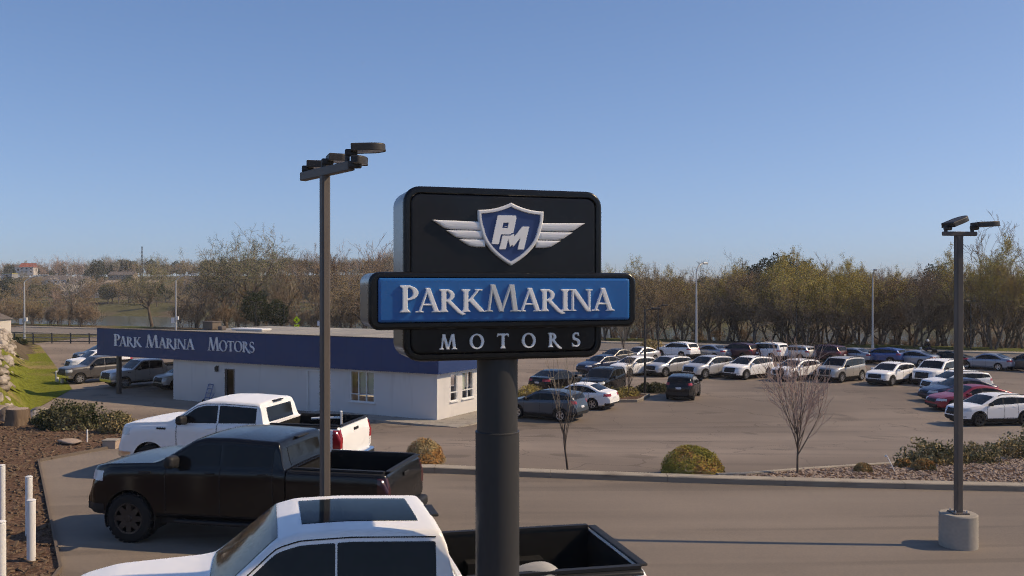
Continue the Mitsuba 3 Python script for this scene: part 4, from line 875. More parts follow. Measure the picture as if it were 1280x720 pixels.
vtype('white_pickup', PICKUP(6.1, 1.97, .42, hood=1.36, W=2.05, cab=.1), 'six')
vtype('black_pickup', PICKUP(6.1, 1.95, .46, lift=.06, hood=1.38, W=2.06, cab=.12), 'off')
vtype('front_pickup', PICKUP(6.35, 1.95, .41, cab=.12, sunroof=(2.50, 3.74, .50), rake=.02, pw=.022, rail=1.35), 'six')
def ground_M(x, y, hd, lift=0.0):
    """the frame of something that stands on the ground at (x, y) and points along hd (radians)"""
    e = 1.2; n = np.array([-(gz(x + e, y) - gz(x - e, y)) / (2 * e), -(gz(x, y + e) - gz(x, y - e)) / (2 * e), 1.0], float); n /= np.linalg.norm(n)
    f = np.array([math.cos(hd), math.sin(hd), 0]); f -= n * f.dot(n); f /= np.linalg.norm(f)
    return T(frame_M([x, y, float(gz(x, y)) + lift], f, np.cross(n, f), n))
def vehicle(name, typ, x, y, head, paint, label, category, group=None, roles=None, skip=(), lift=0.02):
    t = TYPE[typ]; d = t['d']; k = thing(name, label, category, group)
    M = ground_M(x, y, math.atan2(head[1], head[0]), lift)
    ro = dict(paint=paint, glass='car_glass', sunglass='sunroof_glass', clear='lamp_clear', red='lamp_red', trim='trim_black', plate='plate_white', seam='trim_black', liner='bed_liner', grille='trim_black', bumper='chrome', alloy='alloy'); ro.update(roles or {})
    for n, shape, role in t['out']:
        if n not in skip: part(k, n, shape, ro[role], M=M)
    s = d['R'] / .35; tyre, dish, rim = WHEELS[t['wheel']]
    for sw in (d['fo'], d['fo'] + d['wb']):
        for y_ in (1, -1):
            w = number(f'{k}__wheel'); W_ = d['W'] / 2 - .125 * s; MM = M @ T().translate([t['b'].L / 2 - sw, y_ * W_, d['R'] - .005]).rotate([0, 0, 1], 0 if y_ > 0 else 180).scale([s, s if t['wheel'] != 'off' else s * 1.15, s])
            part(w, 'tyre', tyre, 'rubber', M=MM); part(w, 'dish', dish, 'alloy_dark', M=MM); part(w, 'rim', rim, ro['alloy'], M=MM)
    return k, M

# the three pickup trucks on the display drive
TRK = 'pickup trucks parked on the display drive'
vehicle('pickup_truck', 'white_pickup', -6.90, 22.75, (-.978, .208), 'paint_white', 'white crew-cab pickup parked behind the black pickup, bright tailgate with red tail lights', 'pickup truck', TRK)
vehicle('pickup_truck', 'black_pickup', -4.97, 17.15, (-.978, .208), 'paint_black', 'lifted black crew-cab pickup with big off-road tyres and open empty bed', 'pickup truck', TRK, dict(bumper='trim_black', alloy='alloy_dark', red='lamp_smoked'))
vehicle('pickup_truck', 'front_pickup', -1.76, 10.0, (-.963, -.267), 'paint_white', 'white crew-cab pickup with a large glass sunroof, nearest to the sign post', 'pickup truck', TRK)

FR, BR, RS = 'cars of the front row in the lot', 'cars of the back row along the road', 'cars stacked side by side at the right of the lot'
A_, B_, C_ = (-.78, -.63), (-.60, .80), (-.995, -.10)
for name, typ, x, y, h, paint, lab, cat_, grp, ro in [
    ('parked_car', 'crossover', 1.88, 48.3, (-.86, .5), 'paint_slate', 'slate blue crossover just right of the sign post, nearest car of the middle group', 'car', None, {}),
    ('parked_car', 'sedan', 4.0, 53.0, (-.86, .5), 'paint_white', 'white sedan with its sunlit tail behind the slate blue crossover', 'car', None, {}),
    ('parked_car', 'coupe', 3.23, 61.6, (.62, .78), 'paint_black', 'black coupe with a low wide tail beyond the planted island', 'car', None, dict(alloy='alloy_dark')),
    ('parked_suv', 'suv', 6.2, 59.9, (-.45, -.89), 'paint_black', 'black sport utility facing the camera between the coupe and the island', 'sport utility', None, dict(alloy='alloy_dark')),
    ('parked_car', 'sedan', 7.6, 75.2, A_, 'paint_navy', 'navy sedan at the left end of the front row', 'car', FR, {}),
    ('parked_car', 'hatch', 10.0, 72.6, A_, 'paint_white', 'small white hatchback between the navy sedan and a silver sport utility', 'car', FR, {}),
    ('parked_car', 'sedan', 9.9, 84.0, A_, 'paint_charcoal', 'charcoal sedan roof behind the navy sedan', 'car', None, {}),
    ('parked_car', 'sedan', 12.6, 87.0, A_, 'paint_silver', 'silver sedan behind the small white hatchback', 'car', None, {}),
    ('parked_suv', 'crossover', 12.9, 72.6, A_, 'paint_silver', 'silver sport utility right of the small white hatchback', 'sport utility', FR, {}),
    ('parked_suv', 'suv', 15.9, 71.4, A_, 'paint_silver', 'long silver sport utility between a smaller silver one and a white one', 'sport utility', FR, {}),
    ('parked_suv', 'suv', 19.0, 70.8, A_, 'paint_white', 'white sport utility right of the long silver one, standing clear of others', 'sport utility', FR, {}),
    ('parked_suv', 'wagon', 22.4, 69.4, A_, 'paint_white', 'white estate car behind the bare sapling and the walking person', 'car', FR, {}),
    ('parked_suv', 'boxy', 25.7, 68.7, A_, 'paint_beige', 'boxy silver-beige sport utility with tall upright sides', 'sport utility', FR, {}),
    ('parked_suv', 'wagon', 28.6, 66.4, A_, 'paint_white', 'white long-roofed wagon with roof rails right of the boxy beige one', 'car', FR, {}),
    ('parked_suv', 'big_suv', 32.2, 66.5, A_, 'paint_white', 'large white sport utility with a black grille at the right end of the front row', 'sport utility', FR, {}),
    ('parked_suv', 'suv', 17.3, 92.0, B_, 'paint_white', 'white sport utility in the back row, left of the tall pale street light', 'sport utility', BR, {}),
    ('parked_car', 'sedan', 20.6, 91.5, B_, 'paint_pale_blue', 'pale blue-grey sedan in the back row at the foot of the street light', 'car', BR, {}),
    ('parked_suv', 'suv', 23.2, 90.5, B_, 'paint_maroon', 'dark maroon sport utility with a bright tail light in the back row', 'sport utility', BR, {}),
    ('parked_suv', 'boxy', 25.8, 89.6, B_, 'paint_white', 'white boxy sport utility with a dark rear window in the back row', 'sport utility', BR, {}),
    ('parked_suv', 'crossover', 28.4, 88.6, B_, 'paint_silver', 'silver crossover in the back row behind the white estate car', 'car', BR, {}),
    ('parked_suv', 'suv', 31.0, 87.7, B_, 'paint_maroon', 'maroon sport utility in the back row seen through the bare sapling', 'sport utility', BR, {}),
    ('parked_car', 'sedan', 33.5, 86.8, B_, 'paint_pale_blue', 'silver-blue sedan in the back row behind the boxy beige sport utility', 'car', BR, {}),
    ('parked_car', 'crossover', 35.8, 85.0, B_, 'paint_blue', 'bright blue crossover in the back row', 'car', BR, {}),
    ('parked_car', 'fastback', 38.0, 83.4, B_, 'paint_pale_blue', 'pale blue fastback between the bright blue crossover and the black sedan', 'car', BR, {}),
    ('parked_car', 'sedan', 40.6, 82.4, B_, 'paint_black', 'black sedan in the back row below the motorcyclist', 'car', BR, {}),
    ('parked_car', 'sedan', 43.0, 79.6, B_, 'paint_pale_blue', 'blue-grey sedan right of the lot light pole, alone in its bays', 'car', BR, {}),
    ('parked_car', 'crossover', 45.6, 77.6, B_, 'paint_charcoal', 'charcoal crossover cut by the right edge of the photo', 'car', BR, {}),
    ('parked_car', 'hatch', 11.24, 57.6, (.34, .94), 'paint_black', 'small black hatchback with a white number plate alone in the open lot', 'car', None, dict(alloy='alloy_dark')),
    ('parked_suv', 'crossover', 25.2, 46.3, (-.985, -.17), 'paint_white', 'white compact sport utility nearest the planting bed, front wheel turned to the pole', 'sport utility', RS, dict(alloy='alloy_dark')),
    ('parked_car', 'fastback', 27.0, 51.9, C_, 'paint_red', 'red sedan behind the white compact sport utility', 'car', RS, {}),
    ('parked_car', 'sedan', 28.4, 56.0, C_, 'paint_navy', 'dark navy sedan between the red sedan and a white crossover', 'car', RS, {}),
    ('parked_car', 'crossover', 30.1, 59.6, C_, 'paint_white', 'white crossover at the back of the stack, beside the navy sedan', 'car', RS, {}),
    ('pickup_truck', 'pickup', -31.4, 67.4, (-.68, -.73), 'paint_grey', 'grey pickup parked on the far left beside the lawn', 'pickup truck', None, {}),
    ('parked_suv', 'big_suv', -35.2, 75.0, (-.70, -.71), 'paint_white', 'large white sport utility behind the grey pickup', 'sport utility', None, {}),
    ('parked_car', 'suv', -39.0, 83.6, (-.70, -.71), 'paint_charcoal', 'charcoal car behind the large white sport utility at far left', 'car', None, {}),
    ('pickup_truck', 'pickup', -26.9, 64.6, (-.66, -.75), 'paint_silver', 'silver pickup just behind the carport post', 'pickup truck', None, {}),
    ('parked_car', 'crossover', -23.3, 63.0, (-.62, -.78), 'paint_silver', 'silver crossover in the shade of the carport next to the white wall', 'car', None, {}),
]: vehicle(name, typ, x, y, h, paint, lab, cat_, grp, ro)

# ---------------------------------------------------------------- bollards, stump, stones, rocks
for x, y, h, r, lab in ((-10.53, 18.16, 1.15, .062, 'white bollard at the left edge, behind the nearer thick one'), (-8.1, 13.94, 1.08, .072, 'thick white bollard cut by the bottom left corner'),
                        (-9.37, 17.06, 1.15, .065, 'slim white bollard peeping out above the nearest full-height one'), (-8.46, 15.48, 1.08, .072, 'white bollard standing in the bark bed close to the drive edging')):
    k = thing('bollard', lab, 'bollard', 'white bollards in the bark bed'); z = float(gz(x, y))
    part(k, 'post', lathe([(0, -.3), (r, -.3), (r, h - .02), (r - .012, h), (0, h)], 24).apply_translation([x, y, z]), 'white_plastic', 30)
    part(k, 'cap', lathe([(0, h), (r + .004, h), (r + .004, h + .012), (r * .6, h + .028), (0, h + .03)], 24).apply_translation([x, y, z]), 'white_plastic', 30)
def rock(c, s, seed, sq=.7):
    m = trimesh.creation.icosphere(subdivisions=2); v = np.array(m.vertices); r = np.random.default_rng(seed)
    for _ in range(5):
        n = r.normal(size=3); n /= np.linalg.norm(n); d = v @ n; lim = r.uniform(.5, .8); v -= np.outer(np.clip(d - lim, 0, None) * .9, n)
    v *= 1 + .25 * (meshkit.fbm(v * 1.3 + seed * 7.1, 3, seed)[:, None] - .5); v *= np.array(s) * r.uniform(.85, 1.15, 3) * [1, 1, sq]
    a = r.uniform(0, 6.28); v = v @ np.array([[math.cos(a), -math.sin(a), 0], [math.sin(a), math.cos(a), 0], [0, 0, 1]]); return trimesh.Trimesh(v + c, m.faces, process=False)
rg = np.random.default_rng(12)
def edge_x(y): return -0.562 * y
ROCKG = 'pale boulders heaped along the bank beside the lawn'
for i in range(230):
    y = float(33 + 68 * rg.uniform() ** .85); x = float(edge_x(y)) + rg.uniform(-.024, .0005) * y; s = rg.uniform(.18, .42) * (1.0 + (y - 30) * .007)
    single('boulder', rock([x, y, float(gz(x, y)) + s * .25], [s, s * .9, s], 100 + i), 'rock', 'pale weathered boulder in the heap along the bank left of the lawn', 'boulder', ROCKG, 35)
for i, (x, y, s) in enumerate(((-16.4, 31.9, .46), (-15.9, 31.5, .36), (-15.5, 32.2, .4), (-17.2, 32.2, .5), (-18.1, 31.8, .55), (-16.6, 32.7, .44), (-18.8, 32.2, .55), (-15.1, 31.7, .34), (-17.7, 33.0, .55), (-16.9, 31.5, .3), (-14.6, 32.0, .3))):
    single('boulder', rock([x, y, float(gz(x, y)) + s * .35], [s, s, s], 300 + i), 'rock', 'pale rock piled behind the tree stump', 'boulder', 'pale rocks piled behind the tree stump', 35)
single('boulder', rock([-19.0, 30.9, .38], [.75, .6, .75], 77), 'stone_pale', 'large tan boulder left of the tree stump', 'boulder', None, 35)
st = thing('tree_stump', 'cut tree stump at the edge of the bark bed before the rocks', 'tree stump')
q = lathe([(0, -.1), (.46, -.1), (.40, .08), (.37, .3), (.36, .56), (.34, .58), (0, .58)], 28); v = np.array(q.vertices); a = np.arctan2(v[:, 1], v[:, 0]); v[:, :2] *= (1 + .07 * np.sin(5 * a + 1) + .04 * np.sin(11 * a))[:, None]
part(st, 'bark', trimesh.Trimesh(v + [-17.24, 30.7, float(gz(-17.24, 30.7))], q.faces, process=False), 'stump_wood', 40)
part(st, 'cut_face', lathe([(0, .575), (.335, .575), (.335, .59), (0, .592)], 28).apply_translation([-17.24, 30.7, float(gz(-17.24, 30.7))]), 'stone_pale', 30)
single('stone_slab', rock([-13.55, 27.0, .06], [.52, .36, .13], 5, .8), 'stone_pale', 'flat tan stone slab lying on the bark bed', 'stone', None, 35)
mk = thing('marker_stake', 'small white marker stake in the bark bed beside the stone slab', 'stake'); part(mk, 'post', tube([-13.18, 27.3, -.1], [-13.18, 27.3, .38], .022, .022, 10), 'white_plastic', 30); part(mk, 'cap', tube([-13.18, 27.3, .38], [-13.18, 27.3, .41], .026, .02, 10), 'white_plastic', 30)
vb = thing('valve_box', 'low tan box at the edge of the drive by the white pickup front', 'utility box'); part(vb, 'box', rbox([-12.0, 26.35, .10], [.40, .34, .28], .02), 'stone_pale', 25); part(vb, 'lid', rbox([-12.0, 26.35, .255], [.43, .37, .04], .012), 'concrete', 25)
lb = thing('bollard', 'white bollard at the front bumper of the grey pickup on the far left', 'bollard'); part(lb, 'post', lathe([(0, -.2), (.13, -.2), (.13, .8), (0, .84)], 20).apply_translation([-34.6, 66.9, LOT]), 'white_plastic', 30)
lb = thing('bollard', 'second white bollard in front of the grey pickup on the far left', 'bollard'); part(lb, 'post', lathe([(0, -.2), (.12, -.2), (.12, .7), (0, .74)], 20).apply_translation([-33.7, 65.9, LOT]), 'white_plastic', 30)
pk = thing('irrigation_stake', 'thin leaning white stake in the planting bed', 'stake'); part(pk, 'rod', tube([10.62, 24.3, float(gz(10.62, 24.3)) + .05], [10.4, 24.4, float(gz(10.4, 24.4)) + .56], .014), 'white_plastic'); part(pk, 'flag', box([10.37, 24.4, float(gz(10.4, 24.4)) + .56], [.06, .02, .05]), 'white_plastic')
# things lying in the truck beds
def on(M, p): return np.array((M @ T().translate(p)).matrix)[:3, 3]
bg = thing('sack', 'pale grey rounded sack lying in the bed of the nearest pickup', 'sack')
q = trimesh.creation.icosphere(subdivisions=3); v = np.array(q.vertices); v = np.sign(v) * np.abs(v) ** .8 * [.36, .17, .19]; v[:, 2] += .02 * np.sin(v[:, 0] * 9) - .06 * (v[:, 0] / .34) ** 2
part(bg, 'bag', trimesh.Trimesh(v + [0.24, 9.80, float(gz(0, 10)) + 1.30], q.faces, process=False), 'sack_grey', True)
part(bg, 'tie', tube([-.17, 9.79, float(gz(0, 10)) + 1.17], [-.10, 9.79, float(gz(0, 10)) + 1.20], .05, .05), 'trim_black')
wt = thing('tow_bar', 'white metal bar with a T-shaped end standing in the white pickup bed', 'bar')
part(wt, 'bar', tube([-5.0, 21.95, 1.56], [-4.25, 21.8, 1.60], .03), 'white_plastic'); part(wt, 'end_plate', rbox([-4.23, 21.8, 1.60], [.05, .16, .32], .01, .2), 'white_plastic')
part(wt, 'foot', tube([-4.6, 21.9, .80], [-4.6, 21.9, 1.58], .025), 'white_plastic')

# ---------------------------------------------------------------- people
def bones(spec, edge=.03):
    """one continuous body: [(point, radius, point, radius)]"""
    m = m3.Manifold()
    for a, ra, b, rb in spec:
        s = lambda p, r: m3.Manifold.sphere(r, 12).translate([float(x) for x in p])
        m = m + m3.Manifold.batch_hull([s(a, ra), s(b, rb)])
    t = tm(m.refine_to_length(edge)); t = trimesh.Trimesh(t.vertices, t.faces, process=True); trimesh.smoothing.filter_taubin(t, iterations=6); return t
def M2(x, y, hd): return T().translate([x, y, float(gz(x, y))]).rotate([0, 0, 1], math.degrees(hd))
def hand(w, d, s):
    d = np.array(d, float) / np.linalg.norm(d); side_ = np.array([1, 0, 0.0]); out = [(w, .026, w + d * .07, .03)]
    for k, (o, l) in enumerate(((-.028, .065), (-.009, .075), (.010, .072), (.028, .055))):
        b = w + d * .075 + side_ * o; out += [(b, .0095, b + d * l * .55 + np.array([0, s * .008, 0]), .009), (b + d * l * .55 + np.array([0, s * .008, 0]), .009, b + d * l + np.array([0, s * .022, 0]), .0075)]
    out.append((w + d * .02 + side_ * .025, .012, w + d * .075 + side_ * .055, .009)); return out
def head_parts(k, M, c):
    c = np.array(c, float)
    part(k, 'head', bones([(c + [0, 0, .0], .085, c + [.0, 0, .05], .092), (c + [.03, 0, -.06], .055, c, .08), (c + [.09, 0, -.005], .014, c + [.1, 0, -.03], .016), (c + [0, .088, -.01], .02, c + [0, .088, .01], .018), (c + [0, -.088, -.01], .02, c + [0, -.088, .01], .018), (c + [-.01, 0, -.17], .05, c + [0, 0, -.05], .055)], .02), 'skin', True, M)
    part(k, 'eye', bones([(c + [.083, .032, .015], .011, c + [.084, .032, .016], .011)], .01), 'ink_black', True, M); part(k, 'eye', bones([(c + [.083, -.032, .015], .011, c + [.084, -.032, .016], .011)], .01), 'ink_black', True, M)
pp = thing('person', 'person in dark clothes walking in the lot behind the bare sapling', 'person'); PM = M2(19.34, 63.3, math.radians(200)); V = lambda *a: np.array(a, float)
part(pp, 'body', bones([(V(0, .09, .93), .10, V(0, -.09, .93), .10), (V(0, .09, .95), .115, V(-.01, .13, 1.34), .115), (V(0, -.09, .95), .115, V(-.01, -.13, 1.34), .115), (V(-.01, .17, 1.38), .07, V(-.01, -.17, 1.38), .07), (V(0, 0, 1.0), .13, V(0, 0, 1.35), .13),
    (V(-.01, .21, 1.36), .06, V(-.07, .25, 1.09), .045), (V(-.07, .25, 1.09), .043, V(.02, .25, .86), .034), (V(-.01, -.21, 1.36), .06, V(.06, -.25, 1.09), .045), (V(.06, -.25, 1.09), .043, V(.17, -.25, .89), .034)]), 'cloth_dark', True, PM)
part(pp, 'trousers', bones([(V(0, .09, .92), .105, V(.14, .10, .50), .068), (V(.14, .10, .50), .064, V(.12, .10, .10), .045), (V(0, -.09, .92), .105, V(-.05, -.10, .50), .068), (V(-.05, -.10, .50), .064, V(-.22, -.10, .13), .045)]), 'cloth_navy', True, PM)
part(pp, 'shoe', bones([(V(.10, .10, .05), .048, V(.26, .11, .04), .042)]), 'ink_black', True, PM); part(pp, 'shoe', bones([(V(-.24, -.10, .08), .048, V(-.10, -.11, .04), .042)]), 'ink_black', True, PM)
for w, d, s in ((V(.02, .25, .85), (.1, 0, -1), 1), (V(.18, -.25, .88), (.35, 0, -1), -1)): part(pp, 'hand', bones(hand(w, d, s), .012), 'skin', True, PM)
head_parts(pp, PM, (.02, 0, 1.60)); part(pp, 'hair', bones([(V(-.02, 0, 1.66), .095, V(.0, 0, 1.69), .085), (V(-.05, 0, 1.60), .08, V(-.03, 0, 1.66), .09)], .02), 'hair_brown', True, PM)
# motorcycle and rider on the road
mx, my = 44.9, 95.2; MHD = math.atan2(.36, -.93); MM = M2(mx, my, MHD)
mc = thing('motorcycle', 'dark motorcycle on the road behind the back row of cars', 'motorcycle')
tor = trimesh.creation.torus(.27, .06, 32, 12); tor.apply_transform(trimesh.transformations.rotation_matrix(math.pi / 2, [1, 0, 0]))
for x in (.74, -.74):
    w = number(f'{mc}__wheel'); part(w, 'tyre', tor.copy().apply_translation([x, 0, .33]), 'rubber', True, MM); part(w, 'spoke', cat([tube([x, 0, .33], [x + .25 * math.cos(a), 0, .33 + .25 * math.sin(a)], .012) for a in np.linspace(0, 5.65, 10)] + [tube([x, -.06, .33], [x, .06, .33], .05)]), 'alloy', False, MM)
part(mc, 'fork', cat([tube([.74, s, .33], [.50, s, .95], .028) for s in (-.09, .09)]), 'chrome', 30, MM); part(mc, 'handlebar', tubes([[.48, -.36, 1.02], [.48, -.15, .98], [.48, .15, .98]], [[.48, -.15, .98], [.48, .15, .98], [.48, .36, 1.02]], [.017] * 3, [.017] * 3, 8), 'chrome', True, MM)
part(mc, 'tank', bones([(V(.30, 0, .80), .13, V(-.02, 0, .78), .11)]), 'paint_black', True, MM); part(mc, 'seat', bones([(V(-.15, 0, .74), .10, V(-.62, 0, .78), .09)]), 'trim_black', True, MM)
part(mc, 'engine', cat([rbox([.08, 0, .45], [.46, .30, .34], .05), rbox([.12, 0, .64], [.24, .34, .14], .03)]), 'alloy_dark', 30, MM); part(mc, 'exhaust', tube([.1, -.19, .32], [-.85, -.19, .36], .05), 'chrome', 30, MM); part(mc, 'headlight', bones([(V(.62, 0, .88), .10, V(.66, 0, .88), .09)]), 'lamp_clear', True, MM)
part(mc, 'pannier', cat([rbox([-.72, s, .60], [.5, .2, .36], .05) for s in (-.26, .26)]), 'paint_black', 30, MM); part(mc, 'windshield', box([.60, 0, 1.14], [.02, .38, .34]), 'car_glass', False, MM); part(mc, 'mudguard', bones([(V(.95, 0, .62), .06, V(.6, 0, .67), .06)]), 'paint_black', True, MM)
rd = thing('person', 'motorcycle rider in dark jacket and white helmet', 'person')
part(rd, 'body', bones([(V(-.30, .09, .92), .11, V(-.30, -.09, .92), .11), (V(-.30, 0, .95), .15, V(-.16, 0, 1.36), .15), (V(-.14, .19, 1.40), .08, V(-.14, -.19, 1.40), .08), (V(-.14, .23, 1.40), .065, V(.10, .34, 1.18), .05), (V(.10, .34, 1.18), .05, V(.40, .32, 1.07), .038), (V(-.14, -.23, 1.40), .065, V(.10, -.34, 1.18), .05), (V(.10, -.34, 1.18), .05, V(.40, -.32, 1.07), .038), (V(-.14, 0, 1.4), .06, V(-.10, 0, 1.56), .06)]), 'cloth_dark', True, MM)
part(rd, 'trousers', bones([(V(-.30, .12, .90), .105, V(.12, .25, .80), .075), (V(.12, .25, .80), .07, V(.0, .24, .38), .05), (V(-.30, -.12, .90), .105, V(.12, -.25, .80), .075), (V(.12, -.25, .80), .07, V(.0, -.24, .38), .05)]), 'cloth_navy', True, MM)
for s in (1, -1): part(rd, 'boot', bones([(V(-.02, s * .24, .34), .055, V(.16, s * .24, .30), .045)]), 'ink_black', True, MM); part(rd, 'glove', bones(hand(V(.40, s * .33, 1.06), (.5, -s * .2, -.4), s), .012), 'ink_black', True, MM)
part(rd, 'helmet', bones([(V(-.09, 0, 1.68), .135, V(-.06, 0, 1.70), .135)]), 'white_plastic', True, MM); part(rd, 'visor', bones([(V(.03, .05, 1.68), .055, V(.03, -.05, 1.68), .055)]), 'car_glass', True, MM)

# ---------------------------------------------------------------- street lights, signs, fence
street_light('pale street light with a short arm at the far left beyond the fence', -67.6, 122.0, 8.1, 2.3, math.radians(15), box_=True)
street_light('pale street light behind the left part of the building roof', -49.2, 128.8, 8.4, 2.2, math.radians(10), box_=True)
street_light('tall pale street light behind the lot, right of the sign', 20.45, 97.6, 9.2, 1.2, math.radians(40))
street_light('tall pale street light on the far pavement, between sign and right lot light', 43.2, 105.4, 8.6, 1.0, math.radians(-100))
def park_lamp(label, px_, y, h, hd, n=2, bsdf='lamp_bronze'):
    x = px_; z = float(gz(x, y)); k = thing('park_lamp', label, 'park lamp', 'dark park lamps among the riverside trees')
    part(k, 'pole', tube([x, y, z - .2], [x, y, z + h], .075, .06, 10), bsdf, 30)
    for i in range(n):
        s = 1 if i == 0 else -1; e = [x + s * .55 * math.cos(hd), y + s * .55 * math.sin(hd), z + h + .03]
        part(k, 'arm', tube([x, y, z + h - .1], e, .035), bsdf); part(k, 'lamp_head', rbox([e[0] + s * .2 * math.cos(hd), e[1] + s * .2 * math.sin(hd), e[2]], [.62, .3, .16], .05, hd), bsdf, 30)
park_lamp('dark twin park lamp left of the yellow crossing sign', -42.3, 145.4, 5.0, .1)
park_lamp('dark twin park lamp just left of the yellow crossing sign post', -37.3, 144.0, 4.7, .4)
park_lamp('dark park lamp behind the trees right of the sign', 35.9, 111.0, 5.6, .2)
park_lamp('dark park lamp to the right of the right lot light', 53.8, 103.2, 5.8, .5)
park_lamp('slender dark lamp post standing on the planted island', 8.86, 58.6, 5.75, .1, 1)
park_lamp('slender dark lamp post at the back of the lot', 15.4, 92.6, 5.5, .2, 1)
cs = thing('crossing_sign', 'yellow diamond pedestrian crossing sign with plaque and small solar panel', 'sign'); cx, cy = -33.3, 136.2; cz = float(gz(cx, cy))
part(cs, 'post', tube([cx, cy, cz - .2], [cx, cy, cz + 3.6], .045), 'galvanised', 30)
XS = T(frame_M([cx, cy - .06, cz], [1, 0, 0], [0, 0, 1], [0, -1, 0]))
dmd = Polygon([(0, 1.75), (.62, 2.37), (0, 2.99), (-.62, 2.37)]).buffer(-.05).buffer(.05); pl_ = rrect(-.40, 1.20, .40, 1.66, .04)
part(cs, 'diamond', prism(dmd, .012), 'sign_yellow', False, XS); part(cs, 'plaque', prism(pl_, .012), 'sign_yellow', False, XS)
def up(p, z=.0125): m = prism(p, .003); m.apply_translation([0, 0, z]); return m
part(cs, 'border', up(dmd.buffer(-.03).difference(dmd.buffer(-.055))), 'ink_black', False, XS)
man_ = unary_union([Point(0.02, 2.62).buffer(.055), LineString([(0, 2.52), (-.01, 2.32)]).buffer(.055), LineString([(0, 2.32), (.12, 2.18), (.14, 2.05)]).buffer(.035), LineString([(-.02, 2.32), (-.10, 2.16), (-.18, 2.06)]).buffer(.035), LineString([(0, 2.5), (.13, 2.42), (.18, 2.32)]).buffer(.026), LineString([(0, 2.5), (-.12, 2.44), (-.16, 2.33)]).buffer(.026)])
part(cs, 'walking_figure', up(man_), 'ink_black', False, XS); part(cs, 'arrow', up(unary_union([LineString([(.22, 1.53), (-.14, 1.36)]).buffer(.03), Polygon([(-.25, 1.30), (-.05, 1.32), (-.13, 1.46)])])), 'ink_black', False, XS)
part(cs, 'solar_panel', rbox([cx, cy, cz + 3.62], [.95, .6, .06], .02), 'ink_black', 30)
ws = thing('road_sign', 'small white road sign left of the lot light pole beyond the roof', 'sign'); wx, wy = -29.2, 133.2; wz = float(gz(wx, wy))
part(ws, 'post', tube([wx, wy, wz - .2], [wx, wy, wz + 2.4], .04), 'galvanised', 30); XS2 = T(frame_M([wx, wy - .05, wz], [1, 0, 0], [0, 0, 1], [0, -1, 0])); part(ws, 'plate', prism(rrect(-.3, 1.55, .3, 2.35, .04), .01), 'plate_white', False, XS2); part(ws, 'border', up(rrect(-.27, 1.58, .27, 2.32, .03).difference(rrect(-.25, 1.60, .25, 2.30, .02)), .0105), 'ink_black', False, XS2)
fk = thing('road_fence', 'low metal fence with pale rails between the lawn and the road', 'fence'); fx = np.linspace(-84, -50, 15)
for x in fx: part(fk, 'post', box([x, 114.2, float(gz(x, 114.2)) + .6], [.13, .13, 1.6]), 'fence_metal')
for a, b in zip(fx[:-1], fx[1:]):
    for h_ in (.28, .78, 1.28): part(fk, 'rail', tubes([[a, 114.2, float(gz(a, 114.2)) + h_]], [[b, 114.2, float(gz(b, 114.2)) + h_]], [.06], [.06], 6), 'tan_rail' if h_ > .5 else 'fence_metal')
sh = thing('shed', 'small pale shed with grey roof at the far left edge', 'shed'); part(sh, 'wall', box([-73.6, 124, -1.2], [4.2, 3.2, 2.8]), 'house_white'); part(sh, 'roof', prism(Polygon([(-2.4, 0), (2.4, 0), (0, 1.0)]), 3.6).apply_transform(trimesh.transformations.rotation_matrix(math.pi / 2, [1, 0, 0])).apply_translation([-73.6, 125.8, .22]), 'roof_grey'); part(sh, 'door', box([-73.4, 122.37, -1.6], [1.0, .06, 2.0]), 'door_white')
tw = thing('radio_mast', 'thin lattice mast rising above the far wooded bank', 'mast'); txx, tyy = -176.5, 420.0; tz = float(gz(txx, tyy))
leg = [[txx + a, tyy + b] for a, b in ((-.8, -.8), (.8, -.8), (0, .9))]
for l in leg: part(tw, 'leg', tube([*l, tz], [txx + (l[0] - txx) * .25, tyy + (l[1] - tyy) * .25, 24.0], .15, .10, 6), 'fence_metal')
for i in range(14):
    z0_, z1_ = tz + (24.0 - tz) * i / 14, tz + (24.0 - tz) * (i + 1) / 14; f0, f1 = 1 - .75 * i / 14, 1 - .75 * (i + 1) / 14
    part(tw, 'brace', cat([tube([txx + (leg[j][0] - txx) * f0, tyy + (leg[j][1] - tyy) * f0, z0_], [txx + (leg[(j + 1) % 3][0] - txx) * f1, tyy + (leg[(j + 1) % 3][1] - tyy) * f1, z1_], .06, k=4) for j in range(3)]), 'fence_metal')

# ---------------------------------------------------------------- shrubs
def shrub(name, label, cat_, x, y, rx, ry, h, n, size, mats, seed, group=None, flat=.15, stems=14, z=None, lumps=.35, inner=.45):
    r = np.random.default_rng(seed); k = thing(name, label, cat_, group); z = float(gz(x, y)) if z is None else z
    d = r.normal(size=(n, 3)); d[:, 2] = np.abs(d[:, 2]) * (1 if flat < .5 else .8) + .02; d /= np.linalg.norm(d, axis=1, keepdims=True)
    rad = (inner + (1 - inner) * r.uniform(size=n) ** .45) * (1 + lumps * (meshkit.fbm(d * 2.6 + seed * 3.7, 3, seed) - .5) * 2)
    P = d * rad[:, None] * [rx, ry, h] + [x, y, z + .02]
    pick = meshkit.fbm(P * 2.2 + 9, 2, seed) + r.normal(0, .10, n); order = np.argsort(np.argsort(pick)) / n; a = 0.0
    for m_, share in mats:
        sel = (order >= a) & (order < a + share); a += share
        if sel.any(): part(k, 'foliage', leaves(P[sel], size, r, out=d[sel] if inner >= .7 else None), m_)
    e = d[:stems] * [rx * .8, ry * .8, h * .8]; part(k, 'stem', tubes(np.tile([x, y, z - .05], (stems, 1)) + r.normal(0, .03, (stems, 3)) * [1, 1, 0], e + [x, y, z], np.full(stems, .014), np.full(stems, .005), 4), 'bark')
    return k
